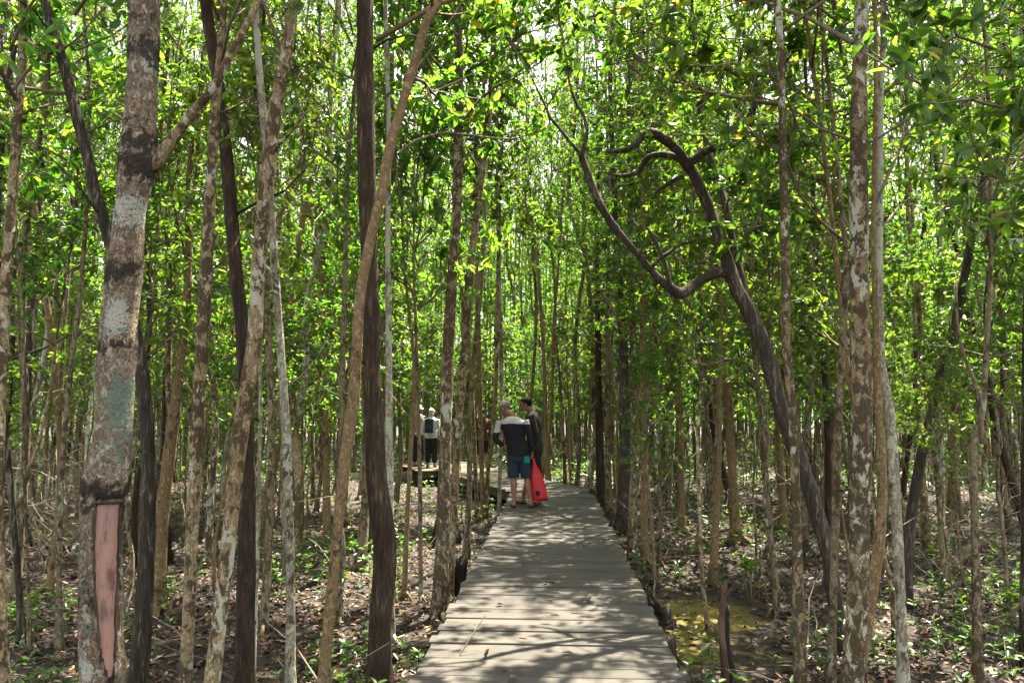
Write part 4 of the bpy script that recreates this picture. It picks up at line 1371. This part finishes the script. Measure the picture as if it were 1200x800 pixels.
def person(label, loc, J, mats, opt):
    """J: joints in metres, x right and y away from the camera, z up, feet on z = 0"""
    root = tag(link('person', None, None, loc), label, 'person', 'people on the boardwalk')
    J = {k: V3(v) for k, v in J.items()}
    vox = opt.get('voxel', .008)
    fd = J['face'].normalized()
    up = J.get('up', V3((0, 0, 1))).normalized()
    sd = fd.cross(up).normalized()
    up = sd.cross(fd).normalized()
    HR = Matrix((sd, fd, up)).transposed()
    hc = J['head']
    h_ = lambda x, y, z: hc + HR @ V3((x, y, z))
    b = MB()
    b.ball(h_(0, -.008, .02), (.074, .093, .098), 0, HR)
    b.ball(h_(0, .022, -.045), (.056, .066, .066), 0, HR)
    b.ball(h_(0, .092, -.022), (.014, .018, .022), 0, HR)        # nose
    b.ball(h_(0, .088, .008), (.010, .012, .03), 0, HR)
    b.ball(h_(0, .080, -.062), (.022, .010, .008), 0, HR)        # lips
    b.ball(h_(0, .070, -.092), (.022, .018, .016), 0, HR)        # chin
    b.ball(h_(0, .080, .022), (.05, .012, .010), 0, HR)          # brow
    for s in (-1, 1):
        b.ball(h_(s * .076, -.008, -.015), (.010, .018, .032), 0, HR)
    sh = (J['shL'] + J['shR']) / 2
    hp = (J['hipL'] + J['hipR']) / 2
    ax = (J['shR'] - J['shL'])
    ax.z = 0
    ax.normalize()
    nb_ = sh + V3((0, 0, .07))
    limb_pts(b, [nb_ - V3((0, 0, .08)), nb_, h_(0, -.02, -.06), h_(0, -.01, 0)], [.062, .055, .052, .05])
    k = opt.get('bulk', 1.0)

    def torso(mb, g, z_lo=None):
        pts = [hp - V3((0, 0, .06)), hp + V3((0, 0, .06)), hp * .55 + sh * .45, hp * .25 + sh * .75, sh - V3((0, 0, .03)), sh + V3((0, 0, .035)), nb_]
        rr = [(.155, .105), (.162, .112), (.152, .105), (.176, .118), (.182, .105), (.125, .082), (.06, .058)]
        if z_lo is not None:
            pts[0] = hp + V3((0, 0, z_lo))
            pts[1] = hp + V3((0, 0, z_lo + .08))
            rr[0] = rr[1] = (.170, .118)
        S = spline([(*p, a * k + g, c * k + g) for p, (a, c) in zip(pts, rr)], 36)
        mb.tube(S[:, :3], S[:, 3:5], 24, 0, True, ax)

    torso(b, -.008)
    for s in 'LR':
        limb_pts(b, [J['sh' + s], J['sh' + s] * .5 + J['el' + s] * .5, J['el' + s], J['el' + s] * .6 + J['wr' + s] * .4, J['wr' + s]], [.052, .044, .036, .036, .025])
        hd = J.get('hd' + s, J['wr' + s] - J['el' + s])
        hand(b, J['wr' + s], hd, J.get('hn' + s, V3((0, 1, 0))), opt.get('curl' + s, .35), opt.get('th' + s, 1))
        kn, an = J['kn' + s], J['an' + s]
        sh_ = kn * .68 + an * .32
        back = V3((0, 0, 0)) - J['ft' + s].normalized() * .018
        limb_pts(b, [J['hip' + s], J['hip' + s] * .5 + kn * .5, kn, sh_ + back, kn * .25 + an * .75, an], [.088, .074, .053, .054, .037, .034])
        f = J['ft' + s].normalized()
        limb_pts(b, [an - f * .045 - V3((0, 0, .045)), an - V3((0, 0, .03)), an + f * .10 - V3((0, 0, .055)), an + f * .17 - V3((0, 0, .062))], [.03, .036, .034, .022])
    solid('body', b, vox, mats['skin'], root, 3)
    # shirt
    m_ = MB()
    torso(m_, .012, opt.get('hem', -.02))
    for s in 'LR':
        sh_, el, wr = J['sh' + s], J['el' + s], J['wr' + s]
        if opt.get('sleeve', 'long') == 'long':
            limb_pts(m_, [sh_ + (hp - sh) * 0, sh_ * .5 + el * .5, el, el * .5 + wr * .5, wr + (el - wr) * .06], [.066, .056, .049, .044, .036])
        else:
            limb_pts(m_, [sh_, sh_ * .5 + el * .5, el + (sh_ - el) * .12], [.068, .062, .06])
    solid('shirt', m_, vox * 1.1, mats['shirt'], root, 4, opt.get('shirt_pick'))
    # shorts or trousers
    m_ = MB()
    S = spline([(*(hp + V3((0, 0, z))), a * k, c * k) for z, a, c in ((-.10, .165, .115), (-.02, .17, .122), (.06, .164, .115), (.11, .158, .112))], 14)
    m_.tube(S[:, :3], S[:, 3:5], 24, 0, True, ax)
    ln = opt.get('leg', .8)
    for s in 'LR':
        hi, kn, an = J['hip' + s], J['kn' + s], J['an' + s]
        if ln <= 1:
            limb_pts(m_, [hi, hi * .5 + kn * .5, hi + (kn - hi) * ln], [.102, .098, .096])
        else:
            limb_pts(m_, [hi, hi * .5 + kn * .5, kn, kn * .4 + an * .6, an + (kn - an) * .1], [.104, .094, .086, .082, .066])
    solid('trousers' if ln > 1 else 'shorts', m_, vox * 1.1, mats['legs'], root, 4)
    # shoes
    for s in 'LR':
        m_ = MB()
        an, f = J['an' + s], J['ft' + s].normalized()
        q = an.copy()
        q.z -= .078
        limb_pts(m_, [q - f * .07, q, q + f * .1, q + f * .18], [.02, .02, .02, .017], 10)
        m_.ball(q + f * .055, (.046, .13, .014), 0, Matrix((f.cross(V3((0, 0, 1))), f, V3((0, 0, 1)))).transposed())
        m_.ball(q + f * .11 + V3((0, 0, .028)), (.043, .03, .022), 0, Matrix((f.cross(V3((0, 0, 1))), f, V3((0, 0, 1)))).transposed())
        solid('sandal', m_, .007, mats['shoe'], root, 2)
    # hair, hat
    m_ = MB()
    m_.ball(h_(0, -.022, .036), (.082, .092, .093), 0, HR)
    if opt.get('hair_top'):
        m_.ball(h_(0, .0, .07), (.076, .076, .05), 0, HR)
    if opt.get('long'):
        m_.ball(h_(0, -.06, -.05), (.075, .055, .12), 0, HR)
        m_.ball(h_(0, -.08, -.16), (.07, .04, .1), 0, HR)
    solid('hair', m_, .008, mats['hair'], root, 2)
    if opt.get('hat') == 'cap':
        m_ = MB()
        m_.ball(h_(0, -.01, .058), (.086, .102, .076), 0, HR)
        m_.ball(h_(0, .115, .048), (.066, .075, .010), 0, HR)
        solid('cap', m_, .006, mats['hat'], root, 3)
    if opt.get('hat') == 'brim':
        m_ = MB()
        m_.ball(h_(0, -.008, .065), (.09, .104, .085), 0, HR)
        S = [(*h_(0, 0, z), r, r) for z, r in ((.040, .175), (.046, .178), (.058, .12), (.066, .09))]
        S = np.array(S)
        m_.tube(S[:, :3], S[:, 3:5], 28, 0, True, tuple(sd))
        solid('hat', m_, .008, mats['hat'], root, 3)
    if opt.get('pack'):
        m_ = MB()
        bk = J['back'].normalized()
        c = hp * .35 + sh * .65 + bk * .19
        Rb = Matrix((ax, bk, V3((0, 0, 1)))).transposed()
        m_.box(c, (.12, .05, .19), 0, Rb)
        m_.ball(c + V3((0, 0, .15)), (.12, .06, .09), 0, Rb)
        m_.ball(c - V3((0, 0, .08)) + bk * .05, (.10, .05, .09), 0, Rb)
        solid('backpack', m_, .012, mats['pack'], root, 6)
    return root, HR, h_


cloth = lambda n_, c, r=.85: mat_plain(n_, c, r, .2, .15, 18)
skin1 = mat_plain('skin_tan', (.25, .125, .08), .55, .35, .08, 20)
skin2 = mat_plain('skin_brown', (.19, .095, .06), .55, .35, .08, 20)
black = cloth('black_cloth', (.016, .016, .019))
man1 = dict(
    head=(-.325, .03, 1.575), face=(-.80, .48, -.42), up=(-.1, .05, 1), shL=(-.40, 0, 1.375), shR=(.005, .02, 1.385), elL=(-.475, -.03, 1.09), wrL=(-.345, .0, .965),
    hdL=(.9, .15, -.12), hnL=(.2, 1, .1), elR=(.095, .02, 1.10), wrR=(.125, .03, .865), hdR=(.05, .05, -1), hnR=(-1, .2, 0), hipL=(-.195, .02, .83), hipR=(-.025, .03, .83),
    knL=(-.185, .03, .46), knR=(.03, .05, .46), anL=(-.175, 0, .085), anR=(.10, 0, .085), ftL=(-.25, 1, 0), ftR=(.15, 1, 0))
loc1 = at(615, 592, 12.1)
loc1.z = .004
pr, HR1, h1 = person('man seen from behind in black and white shirt and navy shorts, holding a red bag', loc1, man1,
                     dict(skin=skin1, shirt=[black, cloth('pale_lilac_cloth', (.45, .41, .45))], legs=cloth('navy_cloth', (.022, .035, .055)), shoe=black,
                          hair=mat_plain('hair_grey', (.14, .11, .095), .7, .3, .3, 60), hat=cloth('cap_grey', (.30, .27, .25))),
                     dict(voxel=.007, hat='cap', leg=.98, hem=-.015, curlL=.25, curlR=.75, thL=-1, thR=-1,
                          shirt_pick=lambda c: 1 if (c.z > 1.335 - .25 * abs(c.x + .2) * .2 or (c.x < -.385 and c.z > 1.19)) else 0))
m_ = MB()
m_.box((.035, -.112, .765), (.042, .012, .048), 0, Matrix.Rotation(.12, 3, 'Z'))
link('pocket', m_.mesh('pocket', cloth('teal_cloth', (.015, .22, .21)), False), pr)
# red dry bag hanging from the right hand
bag = link('dry_bag', None, None, loc1 + V3((.135, .05, 0)))
tag(bag, 'red dry bag with a small black patch hanging from the hand', 'bag')
m_ = MB()
S = []
for (t_, a, c) in ((.0, .092, .065), (.01, .122, .09), (.04, .130, .096), (.16, .125, .092), (.28, .108, .078), (.40, .088, .06), (.50, .056, .036), (.56, .028, .018), (.62, .022, .012), (.655, .024, .010)):
    S.append((.115 * (1 - t_ / .655) + .0, 0, .115 + t_, a, c))
S = spline(S, 44)
wb = np.ones((44, 28))
for i_ in range(44):
    for j_ in range(28):
        wb[i_, j_] += .05 * noise.noise((math.cos(j_ * .224) * 1.5, math.sin(j_ * .224) * 1.5, i_ * .10)) + .05 * math.sin(j_ * .224 * 5 + 1) * max(0, (i_ - 20) / 24)
m_.tube(S[:, :3], S[:, 3:5], 28, 0, True, (1, 0, 0), wb)
link('bag_body', m_.mesh('bag_body', mat_plain('red_tarpaulin', (.48, .008, .016), .42, .4, .12, 9)), bag)
m_ = MB()
m_.tube([(-.012, .0, .75), (-.01, 0, .79), (.0, 0, .80), (.012, 0, .79), (.014, 0, .75)], [.006] * 5, 8)
link('strap', m_.mesh('strap', black), bag)
m_ = MB()
m_.tube([(.115, 0, .108), (.115, 0, .128)], [(.118, .085), (.131, .096)], 28, 0, True, (1, 0, 0))
link('bag_base', m_.mesh('bag_base', cloth('bag_base_dark', (.10, .012, .018))), bag)
m_ = MB()
m_.box((.075, -.095, .225), (.036, .006, .04), 0, Matrix.Rotation(.28, 3, 'Z') @ Matrix.Rotation(-.10, 3, 'X') @ Matrix.Rotation(.12, 3, 'Y'))
link('patch', m_.mesh('patch', black, False), bag)

man2 = dict(
    head=(.01, .02, 1.645), face=(-.95, -.05, -.06), shL=(.11, -.17, 1.465), shR=(.17, .21, 1.465), elL=(.20, -.2, 1.16), wrL=(.16, -.2, .93), elR=(.17, .26, 1.16), wrR=(.05, .26, .98),
    hdL=(-.2, .1, -1), hnL=(-1, 0, 0), hdR=(-.6, 0, -.6), hnR=(-.5, -1, 0), hipL=(.155, -.085, .90), hipR=(.175, .09, .90), knL=(.20, -.08, .50), knR=(.06, .10, .50), anL=(.225, -.08, .085), anR=(-.035, .08, .085),
    ftL=(-.5, -.6, 0), ftR=(-1, -.1, 0))
loc2 = at(615, 589, 12.5)
loc2.z = .004
pr, HR2, h2 = person('man in dark olive shirt, black shorts and glasses facing left behind the bag carrier', loc2, man2,
                     dict(skin=skin2, shirt=cloth('olive_cloth', (.025, .024, .019)), legs=black, shoe=black, hair=mat_plain('hair_black', (.010, .008, .008), .85, .12, .2, 60)),
                     dict(voxel=.007, leg=1.0, hem=-.03, hair_top=True, bulk=1.05, thL=-1, thR=1))
m_ = MB()
for s in (-1, 1):
    ring = [h2(s * .034 + .024 * math.cos(a), .098, .0 + .017 * math.sin(a)) for a in np.linspace(0, 2 * math.pi, 13)]
    m_.tube(ring, [.0035] * 13, 6)
    m_.tube([h2(s * .058, .096, .005), h2(s * .08, .04, .006), h2(s * .083, -.01, .0)], [.0035] * 3, 6)
m_.tube([h2(-.012, .1, .004), h2(.012, .1, .004)], [.0035] * 2, 6)
link('glasses', m_.mesh('glasses', mat_plain('black_plastic', (.01, .01, .01), .3, .5, .1)), pr)


def stand(lean=0.0, fx=0, fy=1, stride=0.0, h=1.68):
    k = h / 1.7
    f = V3((fx, fy, 0)).normalized()
    r = V3((f.y, -f.x, 0))
    P_ = lambda a, b_, z: tuple((r * a + f * b_) * k + V3((0, 0, z * k)))
    return dict(head=P_(0, .03 + lean, 1.575), face=tuple(f + V3((0, 0, -.2))), shL=P_(-.19, lean, 1.385), shR=P_(.19, lean, 1.385), elL=P_(-.25, -.03, 1.10), elR=P_(.25, -.03, 1.10),
                wrL=P_(-.22, .12, .92), wrR=P_(.22, .12, .92), hnL=tuple(r), hnR=tuple(-r), hipL=P_(-.085, 0, .86), hipR=P_(.085, 0, .86), knL=P_(-.1, .04 + stride * .5, .47), knR=P_(.1, .04 - stride * .3, .47),
                anL=P_(-.11, stride, .088 / k), anR=P_(.11, -stride, .088 / k), ftL=tuple(f), ftR=tuple(f), back=tuple(-f))


def visitor(label, px, dd, J, mats, opt):
    q = at(px, 548, dd)
    q.z = .004
    opt['voxel'] = .011
    return person(label, q, J, mats, opt)


visitor('long haired visitor in a white top with a dark backpack on the left platform', 505, 20.6, stand(fx=.15, fy=1, h=1.6),
        dict(skin=skin1, shirt=cloth('white_cloth', (.42, .45, .43)), legs=black, shoe=black, hair=cloth('hair_light', (.30, .25, .21)), hat=cloth('hat_pale', (.55, .52, .47)), pack=cloth('pack_navy', (.02, .035, .05))),
        dict(leg=1.2, long=True, pack=True, hat='cap', thL=1, thR=-1))
visitor('visitor in a white cap and brown shirt standing furthest left on the platform', 489, 21.0, stand(fx=.6, fy=-.5, h=1.72),
        dict(skin=skin2, shirt=cloth('brown_cloth', (.20, .15, .12)), legs=black, shoe=black, hair=black, hat=cloth('white_cap', (.55, .53, .51))), dict(leg=1.2, hat='cap', thL=1, thR=-1))
visitor('visitor in a pale blue shirt half hidden by the trunks at the boardwalk edge', 531, 20.2, stand(fx=-.4, fy=.9, h=1.62),
        dict(skin=skin1, shirt=cloth('pale_blue_cloth', (.33, .43, .50)), legs=cloth('teal_trousers', (.04, .12, .12)), shoe=black, hair=black), dict(leg=1.2, long=True, thL=1, thR=-1))
visitor('visitor in a straw hat and maroon shirt walking on the left branch', 564, 18.6, stand(fx=-.5, fy=.85, stride=.18, h=1.62),
        dict(skin=skin1, shirt=cloth('maroon_cloth', (.11, .05, .045)), legs=black, shoe=black, hair=black, hat=cloth('straw', (.36, .28, .15))), dict(leg=.85, hat='brim', thL=1, thR=-1))

# ------------------------------------------------------------------ camera, light, world
cam = bpy.data.cameras.new('camera')
cam.sensor_width = 36
cam.lens = F / 1200 * 36
cam.clip_end = 2000
cam.clip_start = .05
co = bpy.data.objects.new('camera', cam)
C.objects.link(co)
co.location = CAM
co.rotation_euler = CR.to_euler()
SC.camera = co

SUN_EL, SUN_AZ = R(68), R(28)      # azimuth from +y (straight ahead) towards +x (right)
sv = V3((math.sin(SUN_AZ) * math.cos(SUN_EL), math.cos(SUN_AZ) * math.cos(SUN_EL), math.sin(SUN_EL)))
sl = bpy.data.lights.new('sun', 'SUN')
sl.energy = 5
sl.angle = R(.53)
sl.color = (1, .92, .74)
so = bpy.data.objects.new('sun', sl)
C.objects.link(so)
so.rotation_euler = (-sv).to_track_quat('-Z', 'Y').to_euler()
wd = bpy.data.worlds.new('World')
SC.world = wd
wd.use_nodes = True
wt = wd.node_tree
bg = wt.nodes['Background']
sky = wt.nodes.new('ShaderNodeTexSky')
sky.sky_type = 'NISHITA'
sky.sun_disc = False
sky.sun_elevation = SUN_EL
sky.sun_rotation = SUN_AZ
sky.air_density = 1.0
sky.dust_density = 2.0
hs = wt.nodes.new('ShaderNodeHueSaturation')      # a hazy, whitish tropical sky
hs.inputs['Saturation'].default_value = .15
wt.links.new(sky.outputs[0], hs.inputs['Color'])
wt.links.new(hs.outputs[0], bg.inputs[0])
bg.inputs[1].default_value = .095

SC.view_settings.view_transform = 'Standard'
SC.view_settings.look = 'None'
SC.view_settings.exposure = 2.95
SC.view_settings.gamma = 1
cy = SC.cycles
cy.max_bounces = 7
cy.diffuse_bounces = 5
cy.glossy_bounces = 2
cy.transmission_bounces = 5
cy.transparent_max_bounces = 4
cy.caustics_reflective = False
cy.caustics_refractive = False
cy.sample_clamp_indirect = 8
cy.use_denoising = True
cy.use_adaptive_sampling = True
cy.adaptive_threshold = .02
